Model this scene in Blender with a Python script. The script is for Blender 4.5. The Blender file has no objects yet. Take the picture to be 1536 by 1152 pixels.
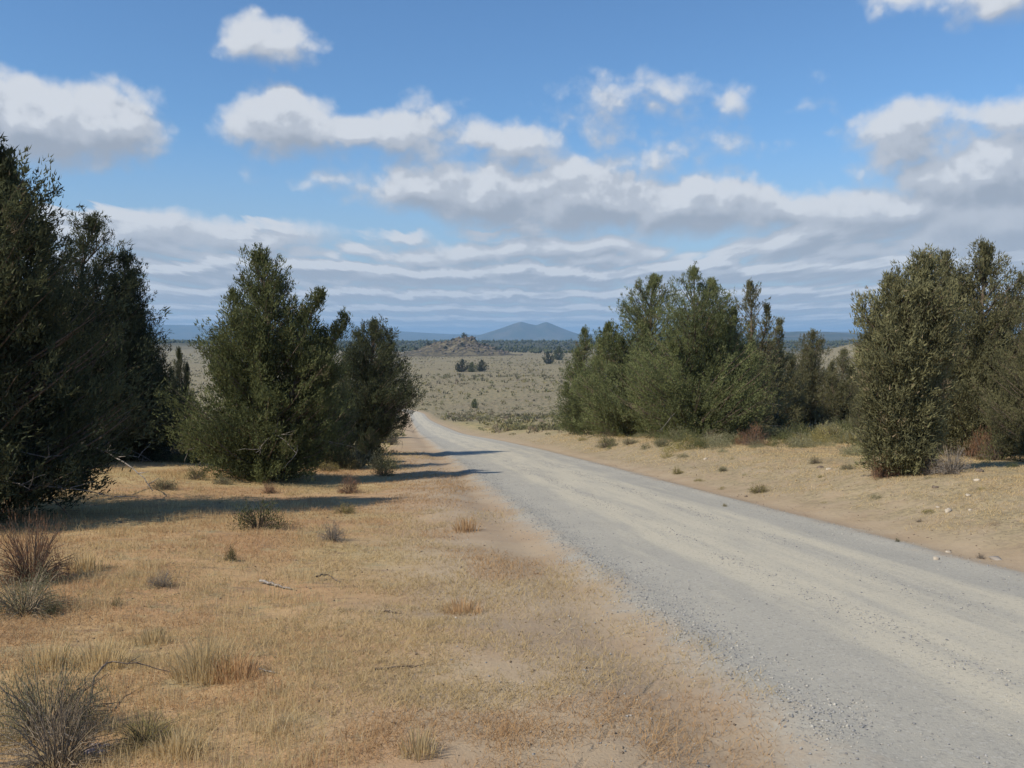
import bpy, math, random
import numpy as np
from mathutils import Vector, Matrix

# ------------------------------------------------------------------ camera, light, exposure
sc = bpy.context.scene
F = 1300.0                      # focal length in pixels of a 1536 px wide picture
HOR = 508.0                     # picture row of the true horizon
PITCH = math.atan((576 - HOR) / F)
CAMZ = 2.0
cam_d = bpy.data.cameras.new('camera')
cam = bpy.data.objects.new('camera', cam_d)
sc.collection.objects.link(cam)
cam.location = (0, 0, CAMZ)
cam.rotation_euler = (math.pi / 2 - PITCH, 0, 0)
cam_d.sensor_width = 36
cam_d.lens = 36 * F / 1536
cam_d.clip_start = 0.05
cam_d.clip_end = 90000
sc.camera = cam

SUN_EL = math.radians(44)
SHX, SHY = 0.83, 0.56           # the way shadows fall
sun_dir = Vector((-SHX * math.cos(SUN_EL), -SHY * math.cos(SUN_EL), math.sin(SUN_EL))).normalized()
sd = bpy.data.lights.new('sun', 'SUN')
sd.energy = 4.4
sd.angle = math.radians(0.6)
sd.color = (1.0, 0.90, 0.74)
sun = bpy.data.objects.new('sun', sd)
sc.collection.objects.link(sun)
sun.rotation_euler = sun_dir.to_track_quat('Z', 'Y').to_euler()
sun.location = (-30, -20, 60)

sc.view_settings.view_transform = 'Standard'
sc.view_settings.look = 'None'
sc.view_settings.exposure = 0.28
sc.view_settings.gamma = 1.0
sc.view_settings.use_curve_mapping = False
sc.cycles.use_denoising = True
sc.cycles.max_bounces = 6
sc.cycles.diffuse_bounces = 3
sc.cycles.glossy_bounces = 2
sc.cycles.transmission_bounces = 3
sc.cycles.transparent_max_bounces = 4
sc.cycles.volume_bounces = 0
SKY = 0.092


def ray(X, Y):
    """unit direction through a pixel of the 1536x1152 picture"""
    v = Vector(((X - 768) / F, -(Y - 576) / F, -1.0))
    v.rotate(cam.rotation_euler)
    return v.normalized()


class NT:
    """small helper for building node trees"""
    def __init__(self, tree):
        self.t = tree
        self.n = tree.nodes
        self.l = tree.links

    def put(self, node, idx, v):
        if v is None:
            return
        if isinstance(v, bpy.types.NodeSocket):
            self.l.new(v, node.inputs[idx])
        else:
            s = node.inputs[idx]
            if hasattr(s.default_value, '__len__') and not hasattr(v, '__len__'):
                v = [v] * len(s.default_value)
            if hasattr(v, '__len__') and len(s.default_value) == 4 and len(v) == 3:
                v = list(v) + [1.0]
            s.default_value = v

    def math(self, op, a, b=None, c=None, clamp=False):
        n = self.n.new('ShaderNodeMath'); n.operation = op; n.use_clamp = clamp
        self.put(n, 0, a); self.put(n, 1, b)
        if c is not None: self.put(n, 2, c)
        return n.outputs[0]

    def vec(self, op, a, b=None, out=0):
        n = self.n.new('ShaderNodeVectorMath'); n.operation = op
        self.put(n, 0, a)
        if b is not None:
            self.put(n, 3 if op == 'SCALE' else 1, b)
        return n.outputs['Value'] if op in ('LENGTH', 'DOT_PRODUCT', 'DISTANCE') else n.outputs[0]

    def comb(self, x, y, z):
        n = self.n.new('ShaderNodeCombineXYZ')
        self.put(n, 0, x); self.put(n, 1, y); self.put(n, 2, z)
        return n.outputs[0]

    def sep(self, v):
        n = self.n.new('ShaderNodeSeparateXYZ'); self.put(n, 0, v)
        return n.outputs

    def noise(self, v, scale, detail=4, rough=0.55, dist=0.0, color=False):
        n = self.n.new('ShaderNodeTexNoise')
        if v is not None: self.l.new(v, n.inputs['Vector'])
        n.inputs['Scale'].default_value = scale
        n.inputs['Detail'].default_value = detail
        n.inputs['Roughness'].default_value = rough
        n.inputs['Distortion'].default_value = dist
        return n.outputs['Color' if color else 'Fac']

    def voro(self, v, scale, feat='F1', out='Distance', rnd=1.0):
        n = self.n.new('ShaderNodeTexVoronoi'); n.feature = feat
        if v is not None: self.l.new(v, n.inputs['Vector'])
        n.inputs['Scale'].default_value = scale
        n.inputs['Randomness'].default_value = rnd
        return n.outputs[out]

    def ss(self, x, a, b, lo=0.0, hi=1.0):
        n = self.n.new('ShaderNodeMapRange'); n.interpolation_type = 'SMOOTHSTEP'
        self.put(n, 0, x); self.put(n, 1, a); self.put(n, 2, b); self.put(n, 3, lo); self.put(n, 4, hi)
        return n.outputs[0]

    def mix(self, f, a, b, mode='MIX'):
        n = self.n.new('ShaderNodeMix'); n.data_type = 'RGBA'; n.blend_type = mode
        n.clamp_factor = True
        self.put(n, 0, f); self.put(n, 6, a); self.put(n, 7, b)
        return n.outputs[2]

    def attr(self, name, out='Fac'):
        n = self.n.new('ShaderNodeAttribute'); n.attribute_name = name
        return n.outputs[out]


# ------------------------------------------------------------------ sky with clouds
world = bpy.data.worlds.new('World')
sc.world = world
world.use_nodes = True
world.cycles.sampling_method = 'MANUAL'
world.cycles.sample_map_resolution = 512

# clouds placed by the direction in which they stand: picture x, y, half width, half height, strength
CLOUDS = [
    (60, 185, 140, 72, 1.25), (150, 180, 100, 70, 1.15), (-40, 160, 90, 66, 1.1), (-220, 150, 120, 60, 1.0),
    (398, 60, 84, 46, 0.72),
    (430, 186, 125, 52, 1.05), (530, 196, 90, 46, 0.7), (615, 202, 125, 66, 0.72), (765, 228, 115, 66, 0.72), (700, 215, 80, 50, 0.5),
    (640, 278, 120, 56, 1.0), (740, 300, 150, 58, 1.15), (880, 300, 190, 66, 1.25), (1040, 312, 170, 58, 1.1), (1160, 322, 130, 46, 0.8), (850, 262, 110, 44, 0.8),
    (945, 140, 120, 42, 0.40), (1092, 147, 62, 42, 0.36), (1213, 155, 44, 26, 0.24),
    (905, 208, 60, 46, 0.36), (985, 232, 120, 46, 0.38), (1092, 224, 80, 34, 0.28),
    (1362, 206, 110, 56, 0.80), (1525, 172, 60, 46, 0.7), (1490, 258, 170, 76, 1.1), (1330, 318, 260, 56, 1.0), (1500, 335, 210, 72, 1.15),
    (1480, -5, 130, 42, 0.6), (1350, -2, 70, 20, 0.4), (500, 262, 110, 30, 0.24),
    (190, 345, 150, 34, 0.9), (370, 355, 150, 34, 0.9), (880, 372, 130, 24, 0.9), (700, 392, 160, 26, 0.7), (1250, 382, 160, 34, 0.8),
]


def build_sky():
    def cloud_group():
        g = bpy.data.node_groups.new('cloud_field', 'ShaderNodeTree')
        g.interface.new_socket('P', in_out='INPUT', socket_type='NodeSocketVector')
        g.interface.new_socket('D', in_out='OUTPUT', socket_type='NodeSocketFloat')
        gi = g.nodes.new('NodeGroupInput'); go = g.nodes.new('NodeGroupOutput')
        t = NT(g)
        p = gi.outputs[0]
        warp = t.noise(p, 0.9, 5, 0.55, color=True)
        w = t.vec('MULTIPLY', t.vec('SUBTRACT', warp, (0.5, 0.5, 0.5)), (1.1, 0.7, 0))
        q = t.vec('ADD', p, w)
        best = None
        for (X, Y, rx, ry, s) in CLOUDS:
            r = ray(X, Y)
            az = math.atan2(r.x, r.y) * 13; el = math.asin(r.z) * 13
            d = t.vec('MULTIPLY', t.vec('SUBTRACT', q, (az, el, 0)), (100 / rx, 100 / ry, 0))
            k = t.math('MULTIPLY_ADD', t.vec('LENGTH', d), -s, s)
            if best is None:
                best = k
            else:
                n = g.nodes.new('ShaderNodeMath'); n.operation = 'SMOOTH_MAX'
                t.put(n, 0, best); t.put(n, 1, k); n.inputs[2].default_value = 0.18
                best = n.outputs[0]
        x, e, _ = t.sep(p)
        # scattered fair-weather clouds everywhere else in the sky, thinning out upwards
        far = t.math('MULTIPLY_ADD', t.noise(t.vec('MULTIPLY', p, (0.22, 0.42, 1)), 1.0, 6, 0.55), 3.2, -1.95)
        side = t.ss(t.math('ABSOLUTE', x), 8.0, 11.0)
        far = t.math('MULTIPLY', far, side)
        far = t.math('ADD', far, t.math('MULTIPLY_ADD', side, 1.0, -1.0))
        # the bank of stratocumulus that fills the low sky, drawn in rows by perspective
        inv = t.math('DIVIDE', 3.4, t.math('ADD', t.math('MAXIMUM', e, 0.0), 0.50))
        row = t.comb(t.math('MULTIPLY', x, t.math('MULTIPLY', inv, 0.46)), t.math('MULTIPLY', inv, 2.35), 0.0)
        nz = t.noise(row, 1.05, 7, 0.62)
        top = t.math('ADD', 1.62, t.math('MULTIPLY', t.math('SUBTRACT', t.noise(t.comb(x, 3.3, 0), 0.45, 3, 0.5), 0.5), 1.3))
        edge = t.math('SUBTRACT', top, e)
        rj = t.vec('ADD', row, t.vec('SCALE', t.vec('SUBTRACT', t.noise(row, 2.4, 3, 0.6, color=True), (0.5, 0.5, 0.5)), 0.22))
        puff = t.math('MULTIPLY', t.math('SUBTRACT', 0.45, t.voro(rj, 1.7)), 0.75)
        nz = t.math('ADD', nz, t.math('MULTIPLY', puff, 0.60))
        # stacked flat-based rows: each begins with a crisp puffy top and thins towards its base
        ph = t.math('ADD', t.math('MULTIPLY', inv, 1.55), t.math('ADD', t.math('MULTIPLY', t.noise(t.vec('MULTIPLY', row, (0.8, 0.30, 1)), 1.0, 5, 0.6), 1.5), t.math('MULTIPLY', puff, -0.30)))
        saw = t.math('FRACT', ph)
        bank = t.math('SUBTRACT', t.math('MULTIPLY', t.math('SUBTRACT', t.ss(saw, 0.0, 0.22), saw), 0.85), 0.30)
        bank = t.math('ADD', t.math('ADD', bank, t.math('MINIMUM', t.math('MULTIPLY', edge, 1.9), 0.70)),
                      t.math('MULTIPLY', t.math('SUBTRACT', nz, 0.5), 1.0))
        n1 = t.math('MAXIMUM', far, bank)
        n = g.nodes.new('ShaderNodeMath'); n.operation = 'SMOOTH_MAX'
        t.put(n, 0, best); t.put(n, 1, n1); n.inputs[2].default_value = 0.1
        fine = t.math('MULTIPLY', t.math('SUBTRACT', t.noise(p, 1.7, 6, 0.52), 0.5), 0.55)
        pj = t.vec('ADD', t.vec('MULTIPLY', p, (1.0, 1.35, 1)), t.vec('SCALE', t.vec('SUBTRACT', t.noise(p, 2.6, 3, 0.6, color=True), (0.5, 0.5, 0.5)), 0.45))
        hi = t.ss(e, 1.2, 2.2)
        b1 = t.math('SUBTRACT', 0.42, t.voro(pj, 1.9))
        b2 = t.math('SUBTRACT', 0.42, t.voro(pj, 4.3))
        bil = t.math('MULTIPLY', t.math('ADD', t.math('MULTIPLY', b1, 0.34), t.math('MULTIPLY', b2, 0.15)), hi)
        fine = t.math('ADD', fine, bil)
        t.l.new(t.math('ADD', n.outputs[0], fine), go.inputs[0])
        return g
    g = cloud_group()
    nt = world.node_tree
    nt.nodes.clear()
    t = NT(nt)
    out = nt.nodes.new('ShaderNodeOutputWorld')
    bg = nt.nodes.new('ShaderNodeBackground')
    bg.inputs['Strength'].default_value = SKY
    tc = nt.nodes.new('ShaderNodeTexCoord')
    sky = nt.nodes.new('ShaderNodeTexSky')
    sky.sky_type = 'NISHITA'
    sky.sun_disc = False
    sky.sun_elevation = SUN_EL
    sky.sun_rotation = math.atan2(sun_dir.x, sun_dir.y)
    sky.altitude = 1500
    sky.air_density = 1.3
    sky.dust_density = 0.6
    sky.ozone_density = 2.5
    v = tc.outputs['Generated']
    x, y, z = t.sep(v)
    az = t.math('MULTIPLY', t.math('ARCTAN2', x, y), 13)
    el = t.math('MULTIPLY', t.math('ARCSINE', z), 13)
    P = t.comb(az, el, 0)

    def D(off):
        n = nt.nodes.new('ShaderNodeGroup'); n.node_tree = g
        nt.links.new(P if off is None else t.vec('ADD', P, off), n.inputs[0])
        return n.outputs[0]
    d0 = D(None)
    d1 = D(t.comb(-0.08, t.math('MULTIPLY_ADD', t.math('MAXIMUM', el, 0.0), 0.075, 0.05), 0.0))
    lit = t.math('MULTIPLY', t.math('SUBTRACT', d0, d1), 2.1)
    lit = t.math('ADD', lit, t.math('MULTIPLY', t.math('SUBTRACT', 0.60, d0), 0.55))
    lit = t.ss(lit, -0.85, 0.95)
    a = t.ss(d0, -0.04, t.math('MULTIPLY_ADD', lit, -0.28, 0.66))
    a = t.math('MULTIPLY', a, 0.95)
    low = t.ss(el, 0.0, 1.9)
    shade = t.mix(low, (3.75, 4.25, 5.05), (3.25, 3.62, 4.25))
    white = t.mix(low, (4.75, 5.2, 5.9), (4.65, 4.98, 5.55))
    cc = t.mix(t.ss(lit, 0.0, 0.75), shade, white)
    cc = t.mix(t.ss(lit, 0.72, 1.0), cc, t.mix(low, (5.9, 6.25, 6.8), (6.3, 6.55, 6.95)))
    skyc = t.mix(1.0, sky.outputs[0], (0.74, 1.0, 1.22), 'MULTIPLY')
    skyc = t.mix(t.ss(el, 3.2, 0.2, 0, 0.8), skyc, (3.4, 4.3, 5.4))
    col = t.mix(a, skyc, cc)
    nt.links.new(col, bg.inputs[0])
    nt.links.new(bg.outputs[0], out.inputs[0])


build_sky()

# ------------------------------------------------------------------ helpers
rng = np.random.default_rng(7)


def link(o, parent=None):
    sc.collection.objects.link(o)
    if parent: o.parent = parent
    return o


def mesh_np(name, V, faces, mat=None, attrs=None, smooth=False):
    """faces: list of (M,k) index arrays"""
    if not isinstance(faces, list): faces = [faces]
    faces = [np.asarray(f, dtype=np.int32) for f in faces if len(f)]
    me = bpy.data.meshes.new(name)
    V = np.asarray(V, dtype=np.float32)
    me.vertices.add(len(V))
    me.vertices.foreach_set('co', V.ravel())
    loops = np.concatenate([f.ravel() for f in faces])
    tot = np.concatenate([np.full(len(f), f.shape[1], dtype=np.int32) for f in faces])
    start = np.concatenate([[0], np.cumsum(tot)[:-1]]).astype(np.int32)
    me.loops.add(len(loops))
    me.loops.foreach_set('vertex_index', loops)
    me.polygons.add(len(tot))
    me.polygons.foreach_set('loop_start', start)
    me.polygons.foreach_set('loop_total', tot)
    if smooth: me.polygons.foreach_set('use_smooth', np.ones(len(tot), dtype=bool))
    me.update(calc_edges=True)
    for k, a in (attrs or {}).items():
        at = me.attributes.new(k, 'FLOAT', 'POINT')
        at.data.foreach_set('value', np.asarray(a, dtype=np.float32))
    if mat: me.materials.append(mat)
    return me


def tag(o, label=None, cat=None, group=None, kind=None):
    if label: o['label'] = label
    if cat: o['category'] = cat
    if group: o['group'] = group
    if kind: o['kind'] = kind
    return o


def thing(name, label, cat, loc=(0, 0, 0), rz=0.0, group=None):
    o = bpy.data.objects.new(name, None)
    o.empty_display_size = 0.3
    o.location = loc; o.rotation_euler = (0, 0, rz)
    link(o)
    return tag(o, label, cat, group)


def unit(a):
    return a / (np.linalg.norm(a, axis=-1, keepdims=True) + 1e-9)


def material(name, rough=0.9, spec=0.1):
    m = bpy.data.materials.new(name)
    m.use_nodes = True
    b = m.node_tree.nodes['Principled BSDF']
    b.inputs['Roughness'].default_value = rough
    b.inputs['Specular IOR Level'].default_value = spec
    return m, NT(m.node_tree), b


# ------------------------------------------------------------------ the lie of the land
def sstep(x, a, b):
    t = np.clip((x - a) / (b - a), 0, 1)
    return t * t * (3 - 2 * t)


def vnoise(x, y, seed=0):
    """smooth value noise, any array shape"""
    xi = np.floor(x).astype(np.int64); yi = np.floor(y).astype(np.int64)
    xf = x - xi; yf = y - yi
    u = xf * xf * (3 - 2 * xf); v = yf * yf * (3 - 2 * yf)

    def h(a, b):
        n = (a * 374761393 + b * 668265263 + seed * 974634777) & 0xffffffff
        n = ((n ^ (n >> 13)) * 1274126177) & 0xffffffff
        return ((n ^ (n >> 16)) & 0xffff) / 65535.0
    return (h(xi, yi) * (1 - u) + h(xi + 1, yi) * u) * (1 - v) + (h(xi, yi + 1) * (1 - u) + h(xi + 1, yi + 1) * u) * v - 0.5


def fbm(x, y, o=4, seed=0):
    r = 0; a = 1.0
    for i in range(o):
        r = r + a * vnoise(x, y, seed + i); x = x * 2.03 + 3.1; y = y * 2.03 + 1.7; a *= 0.5
    return r


_yy = np.linspace(-400, 30000, 304001)
_sl = -0.140 + 0.016 * sstep(_yy, 25, 60) - 0.50 * sstep(_yy, 290, 360) + 0.50 * sstep(_yy, 430, 560)
_cc = np.cumsum(_sl) * (_yy[1] - _yy[0])
_cc = _cc - np.interp(0, _yy, _cc) + 5.05


def centre(y):
    return np.interp(y, _yy, _cc)


HW = 2.62        # half width of the gravel road


def height(x, y):
    x = np.asarray(x, dtype=float); y = np.asarray(y, dtype=float)
    s = x - centre(y)
    L = 24.0
    zs = -0.083 * y - 0.9 * sstep(y, 35, 120)
    plain = -26.0 + 0 * y
    # the slope runs out into the plain (smooth maximum)
    k = 2.5
    z = k * np.log(np.exp(np.clip((zs - plain) / k, -30, 30)) + 1) + plain
    z = np.where(zs - plain > 20 * k, zs, z)
    far = sstep(y, 200, 900)
    z = z + far * (fbm(x / 260, y / 260, 4, 5) * 5.5 + fbm(x / 60, y / 60, 3, 15) * 1.0)
    z = z + sstep(y, 60, 200) * (1 - far) * fbm(x / 40, y / 40, 3, 25) * 1.4 * sstep(np.abs(s), 5, 25)
    # wooded rise beyond the plain
    rise = 15.5 * sstep(y, 1350, 2700) * (1 - sstep(y, 3100, 5200))
    z = z + rise * (1 + 0.25 * fbm(x / 500, y / 500, 3, 40))
    z = z + 22 * np.exp(-(((x - 395) / 75) ** 2 + ((y - 960) / 130) ** 2)) * (1 + 0.4 * fbm(x / 40, y / 40, 3, 45))
    z = z + 12 * np.exp(-(((x + 700) / 260) ** 2 + ((y - 1750) / 260) ** 2)) * (1 + 0.4 * fbm(x / 60, y / 60, 3, 46))
    # near ground: bank on the right, verge on the left
    nf = 1 - sstep(y, 130, 320)
    z = z + nf * 0.62 * sstep(s, 3.1, 7.5) * (1 + 0.25 * fbm(x / 9, y / 9, 2, 51))
    z = z + nf * 0.7 * sstep(s, 14, 45)
    z = z + nf * 0.25 * sstep(-s, 6, 16)
    off = sstep(np.abs(s), 2.4, 4.5)
    z = z + nf * off * (fbm(x / 4.5, y / 4.5, 4, 61) * 0.18 + fbm(x / .7, y / .7, 3, 71) * (0.035 + 0.035 * (s > 0)))
    # road: slight crown and a low windrow of gravel along both edges
    z = z + 0.05 * (1 - np.clip(np.abs(s) / 2.6, 0, 1) ** 2) + 0.035 * np.exp(-((np.abs(s) - 2.45) / 0.22) ** 2)
    z = z - 0.05 * np.exp(-((np.abs(s) - 3.1) / 0.35) ** 2)
    z = z + (np.abs(s) < 3) * nf * 0.012 * fbm(s / 0.35, y / 2.5, 2, 81)
    # faint ruts on the left shoulder
    return z


RUTS = [(-1.433, 0.394, 3.2, 7.2), (-1.180, 0.416, 3.2, 6.3)]     # tyre marks: x = a + b y between two distances


def gz(x, y):
    return float(height(np.array([x]), np.array([y]))[0])


def graded(fine, upto, k, end):
    v = [0.0]
    while v[-1] < end:
        v.append(v[-1] + max(fine, k * (v[-1] - upto) + fine if v[-1] > upto else fine))
    return np.array(v)


def make_land():
    sp = graded(0.13, 5.0, 0.060, 26000)
    # insert the exact road edge
    sp = np.unique(np.round(np.append(sp[np.abs(sp - HW) > 0.05], HW), 4))
    S = np.concatenate([-sp[:0:-1], sp])
    yp = graded(0.15, 13.0, 0.030, 27000)
    yb = -graded(0.6, 4.0, 0.10, 300)[:0:-1]
    Y = np.concatenate([yb, yp])
    SS, YY = np.meshgrid(S, Y)
    XX = SS + centre(YY)
    ZZ = height(XX, YY)
    V = np.stack([XX, YY, ZZ], -1).reshape(-1, 3)
    ns, ny = len(S), len(Y)
    idx = np.arange(ns * ny).reshape(ny, ns)
    q = np.stack([idx[:-1, :-1], idx[:-1, 1:], idx[1:, 1:], idx[1:, :-1]], -1)
    mid = (S[:-1] + S[1:]) / 2
    onroad = (np.abs(mid) < HW)[None, :] & ((Y[:-1] < 1200) & (Y[:-1] > -120))[:, None]
    s_at = SS.ravel()
    print('land', ns, ny)
    res = []
    for name, m in (('ground', ~onroad), ('gravel_road', onroad)):
        f = q[m]
        used = np.unique(f)
        remap = np.zeros(len(V), dtype=np.int32); remap[used] = np.arange(len(used))
        me = mesh_np(name, V[used], remap[f], land_mat, {'side': s_at[used]}, smooth=True)
        o = link(bpy.data.objects.new(name, me))
        tag(o, kind='structure')
        res.append(o)
    return res


def land_material():
    m, t, b = material('dry_land', 0.95, 0.08)
    geo = t.n.new('ShaderNodeNewGeometry')
    P = geo.outputs['Position']
    x, y, z = t.sep(P)
    s = t.attr('side')
    # --- soil and dead grass
    n_big = t.noise(P, 0.16, 3, 0.5)
    n_mid = t.noise(P, 0.9, 5, 0.6)
    n_fine = t.noise(P, 9.0, 6, 0.7)
    n_grit = t.noise(P, 55.0, 4, 0.7)
    stretch = t.noise(t.vec('MULTIPLY', P, (1.0, 3.0, 1)), 2.2, 5, 0.62)
    straw = t.mix(t.ss(n_mid, 0.3, 0.7), (0.42, 0.285, 0.15), (0.39, 0.235, 0.125))
    straw = t.mix(t.ss(n_big, 0.42, 0.62), straw, (0.42, 0.325, 0.165))
    straw = t.mix(t.ss(stretch, 0.50, 0.68), straw, (0.27, 0.185, 0.11))
    straw = t.mix(t.ss(n_fine, 0.56, 0.72, 0, 0.55), straw, (0.19, 0.135, 0.085))
    straw = t.mix(t.ss(n_fine, 0.42, 0.30, 0, 0.5), straw, (0.47, 0.36, 0.21))
    straw = t.mix(t.ss(t.noise(P, 3.1, 4, 0.6), 0.55, 0.66, 0, 0.5), straw, (0.26, 0.24, 0.14))
    # bare pinkish soil of the shoulders
    wob = t.math('MULTIPLY', t.math('SUBTRACT', t.noise(P, 0.55, 4, 0.6), 0.5), 2.6)
    s2 = t.math('ADD', t.math('ABSOLUTE', s), wob)
    bare = t.mix(t.ss(n_mid, 0.35, 0.65), (0.365, 0.290, 0.205), (0.325, 0.248, 0.170))
    bare = t.mix(t.ss(n_fine, 0.58, 0.7, 0, 0.45), bare, (0.20, 0.15, 0.11))
    bare = t.mix(t.ss(n_grit, 0.6, 0.75, 0, 0.5), bare, (0.48, 0.41, 0.31))
    left = t.math('LESS_THAN', s, 0.0)
    lim = t.math('MULTIPLY_ADD', left, -1.7, 6.9)
    barefac = t.ss(t.math('SUBTRACT', s2, lim), 1.2, -1.6, 0, 0.9)
    near = t.mix(barefac, straw, bare)
    rightb = t.math('MULTIPLY', t.ss(s, 2.6, 4.5), t.ss(t.noise(P, 1.7, 6, 0.75), 0.36, 0.58, 0.25, 0.85))
    near = t.mix(rightb, near, t.mix(t.ss(n_fine, 0.4, 0.6), (0.19, 0.16, 0.10), (0.33, 0.27, 0.16)))
    # further off: sage flats, a mottle of grey-green scrub over tan soil
    Pm = t.vec('MULTIPLY', P, (1.0, 0.55, 0))
    sg = t.noise(Pm, 0.55, 5, 0.72)
    sg2 = t.noise(Pm, 0.035, 4, 0.6)
    scrub = t.mix(t.ss(sg, 0.44, 0.58), (0.265, 0.222, 0.135), (0.160, 0.148, 0.092))
    scrub = t.mix(t.ss(sg2, 0.42, 0.62, 0, 0.8), scrub, t.mix(t.ss(sg, 0.42, 0.6), (0.245, 0.20, 0.13), (0.135, 0.126, 0.082)))
    yel = t.mix(t.ss(sg, 0.42, 0.6), (0.34, 0.27, 0.13), (0.22, 0.20, 0.085))
    scrub = t.mix(t.ss(t.math('ADD', y, t.math('MULTIPLY', sg2, 160)), 330, 180, 0, 0.7), scrub, yel)
    farf = t.ss(t.math('ADD', y, t.math('MULTIPLY', t.math('SUBTRACT', n_big, 0.5), 40)), 45, 110)
    farf = t.math('MULTIPLY', farf, t.ss(s2, 4.2, 6.5))
    land = t.mix(farf, near, scrub)
    # the dark wooded floor beyond the plain
    wood = t.ss(t.math('ADD', y, t.math('MULTIPLY', t.math('SUBTRACT', t.noise(P, 0.004, 4, 0.6), 0.5), 900)), 1500, 2000)
    wn = t.noise(P, 0.03, 4, 0.7)
    land = t.mix(t.math('MULTIPLY', wood, 0.93), land, t.mix(t.ss(wn, 0.4, 0.6), (0.045, 0.050, 0.034), (0.066, 0.066, 0.042)))
    # --- gravel
    Ps = t.comb(s, t.math('MULTIPLY', y, 0.035), 0.0)
    lane = t.noise(Ps, 1.15, 3, 0.5)
    lane2 = t.noise(t.comb(s, t.math('MULTIPLY', y, 0.11), 4.0), 3.6, 3, 0.6)
    grey = t.mix(t.ss(n_mid, 0.3, 0.7), (0.372, 0.352, 0.298), (0.338, 0.322, 0.275))
    warm = (0.475, 0.435, 0.34)
    f1 = t.math('ADD', t.math('MULTIPLY', t.math('SUBTRACT', lane, 0.5), 1.6), t.math('MULTIPLY', t.math('SUBTRACT', lane2, 0.5), 2.3))
    sj = t.math('ADD', s, t.math('MULTIPLY', t.math('SUBTRACT', t.noise(t.comb(0, t.math('MULTIPLY', y, 0.13), 0), 1.0, 2), 0.5), 0.3))

    def band(c, w, a):
        d = t.math('DIVIDE', t.math('SUBTRACT', sj, c), w)
        return t.math('MULTIPLY', t.math('POWER', 2.718, t.math('MULTIPLY', t.math('MULTIPLY', d, d), -1)), a)
    bands = t.math('ADD', band(-1.0, 0.30, 0.40), band(0.15, 1.2, 0.75))
    bands = t.math('ADD', bands, band(1.25, 0.28, 0.38))
    f1 = t.math('ADD', t.math('MULTIPLY', f1, 0.7), t.math('ADD', bands, -0.12))
    gravel = t.mix(t.ss(f1, 0.0, 0.85), grey, warm)
    vor = t.voro(t.vec('MULTIPLY', P, (1, 1, 0.3)), 42.0, out='Color')
    vs = t.sep(vor)
    gravel = t.mix(t.ss(vs[0], 0.80, 0.95, 0, 0.30), gravel, (0.175, 0.175, 0.17))
    gravel = t.mix(t.ss(vs[1], 0.88, 0.97, 0, 0.3), gravel, (0.48, 0.46, 0.41))
    gravel = t.mix(t.ss(n_grit, 0.52, 0.72, 0, 0.35), gravel, (0.20, 0.20, 0.19))
    e = t.math('ADD', t.math('ABSOLUTE', s), t.math('MULTIPLY', t.math('SUBTRACT', t.noise(P, 1.1, 6, 0.72), 0.5), 1.5))
    ongr = t.ss(e, 3.0, 2.3)
    dusty = t.ss(e, 2.2, 2.9, 0, 0.45)
    gravel = t.mix(t.math('MULTIPLY', dusty, t.ss(n_fine, 0.45, 0.6)), gravel, (0.36, 0.28, 0.20))
    ongr = t.math('MULTIPLY', ongr, t.ss(y, 1200, 1000))
    col = t.mix(ongr, land, gravel)
    t.l.new(col, b.inputs['Base Color'])
    # --- two thin tyre marks pressed into the left shoulder
    rut = None
    for (a0, b0, y0, y1) in RUTS:
        dx = t.math('ABSOLUTE', t.math('ADD', t.math('SUBTRACT', x, t.math('MULTIPLY_ADD', y, b0, a0)), t.math('MULTIPLY', t.math('SUBTRACT', t.noise(P, 2.5, 3, 0.6), 0.5), 0.07)))
        k = t.math('MULTIPLY', t.ss(dx, 0.030, 0.008), t.math('MULTIPLY', t.ss(y, y1, y1 - 0.8), t.ss(y, y0, y0 + 0.4)))
        k = t.math('MULTIPLY', k, t.ss(n_fine, 0.40, 0.60))
        rut = k if rut is None else t.math('MAXIMUM', rut, k)
    # --- fine relief
    hgt = t.math('SUBTRACT', t.math('ADD', t.math('MULTIPLY', n_fine, 0.9), t.math('MULTIPLY', n_grit, 0.35)), t.math('MULTIPLY', rut, 0.8))
    hg = t.math('ADD', t.math('MULTIPLY', vs[0], 0.35), t.math('MULTIPLY', n_grit, 0.5))
    hh = t.n.new('ShaderNodeMix'); hh.data_type = 'FLOAT'
    t.put(hh, 0, ongr); t.put(hh, 2, hgt); t.put(hh, 3, hg)
    bump = t.n.new('ShaderNodeBump')
    bump.inputs['Strength'].default_value = 0.6
    bump.inputs['Distance'].default_value = 0.035
    t.l.new(hh.outputs[0], bump.inputs['Height'])
    t.l.new(bump.outputs[0], b.inputs['Normal'])
    return m


land_mat = land_material()
make_land()


# ------------------------------------------------------------------ far hills
def hill_material():
    m, t, b = material('far_hill_scrub', 1.0, 0.0)
    geo = t.n.new('ShaderNodeNewGeometry')
    P = geo.outputs['Position']
    n = t.noise(P, 0.004, 6, 0.7)
    n2 = t.noise(P, 0.03, 3, 0.6)
    c = t.mix(t.ss(n, 0.42, 0.6), (0.052, 0.062, 0.045), (0.105, 0.095, 0.07))
    c = t.mix(t.ss(n2, 0.5, 0.65, 0, 0.4), c, (0.045, 0.052, 0.04))
    t.l.new(c, b.inputs['Base Color'])
    return m


hill_mat = hill_material()


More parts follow.
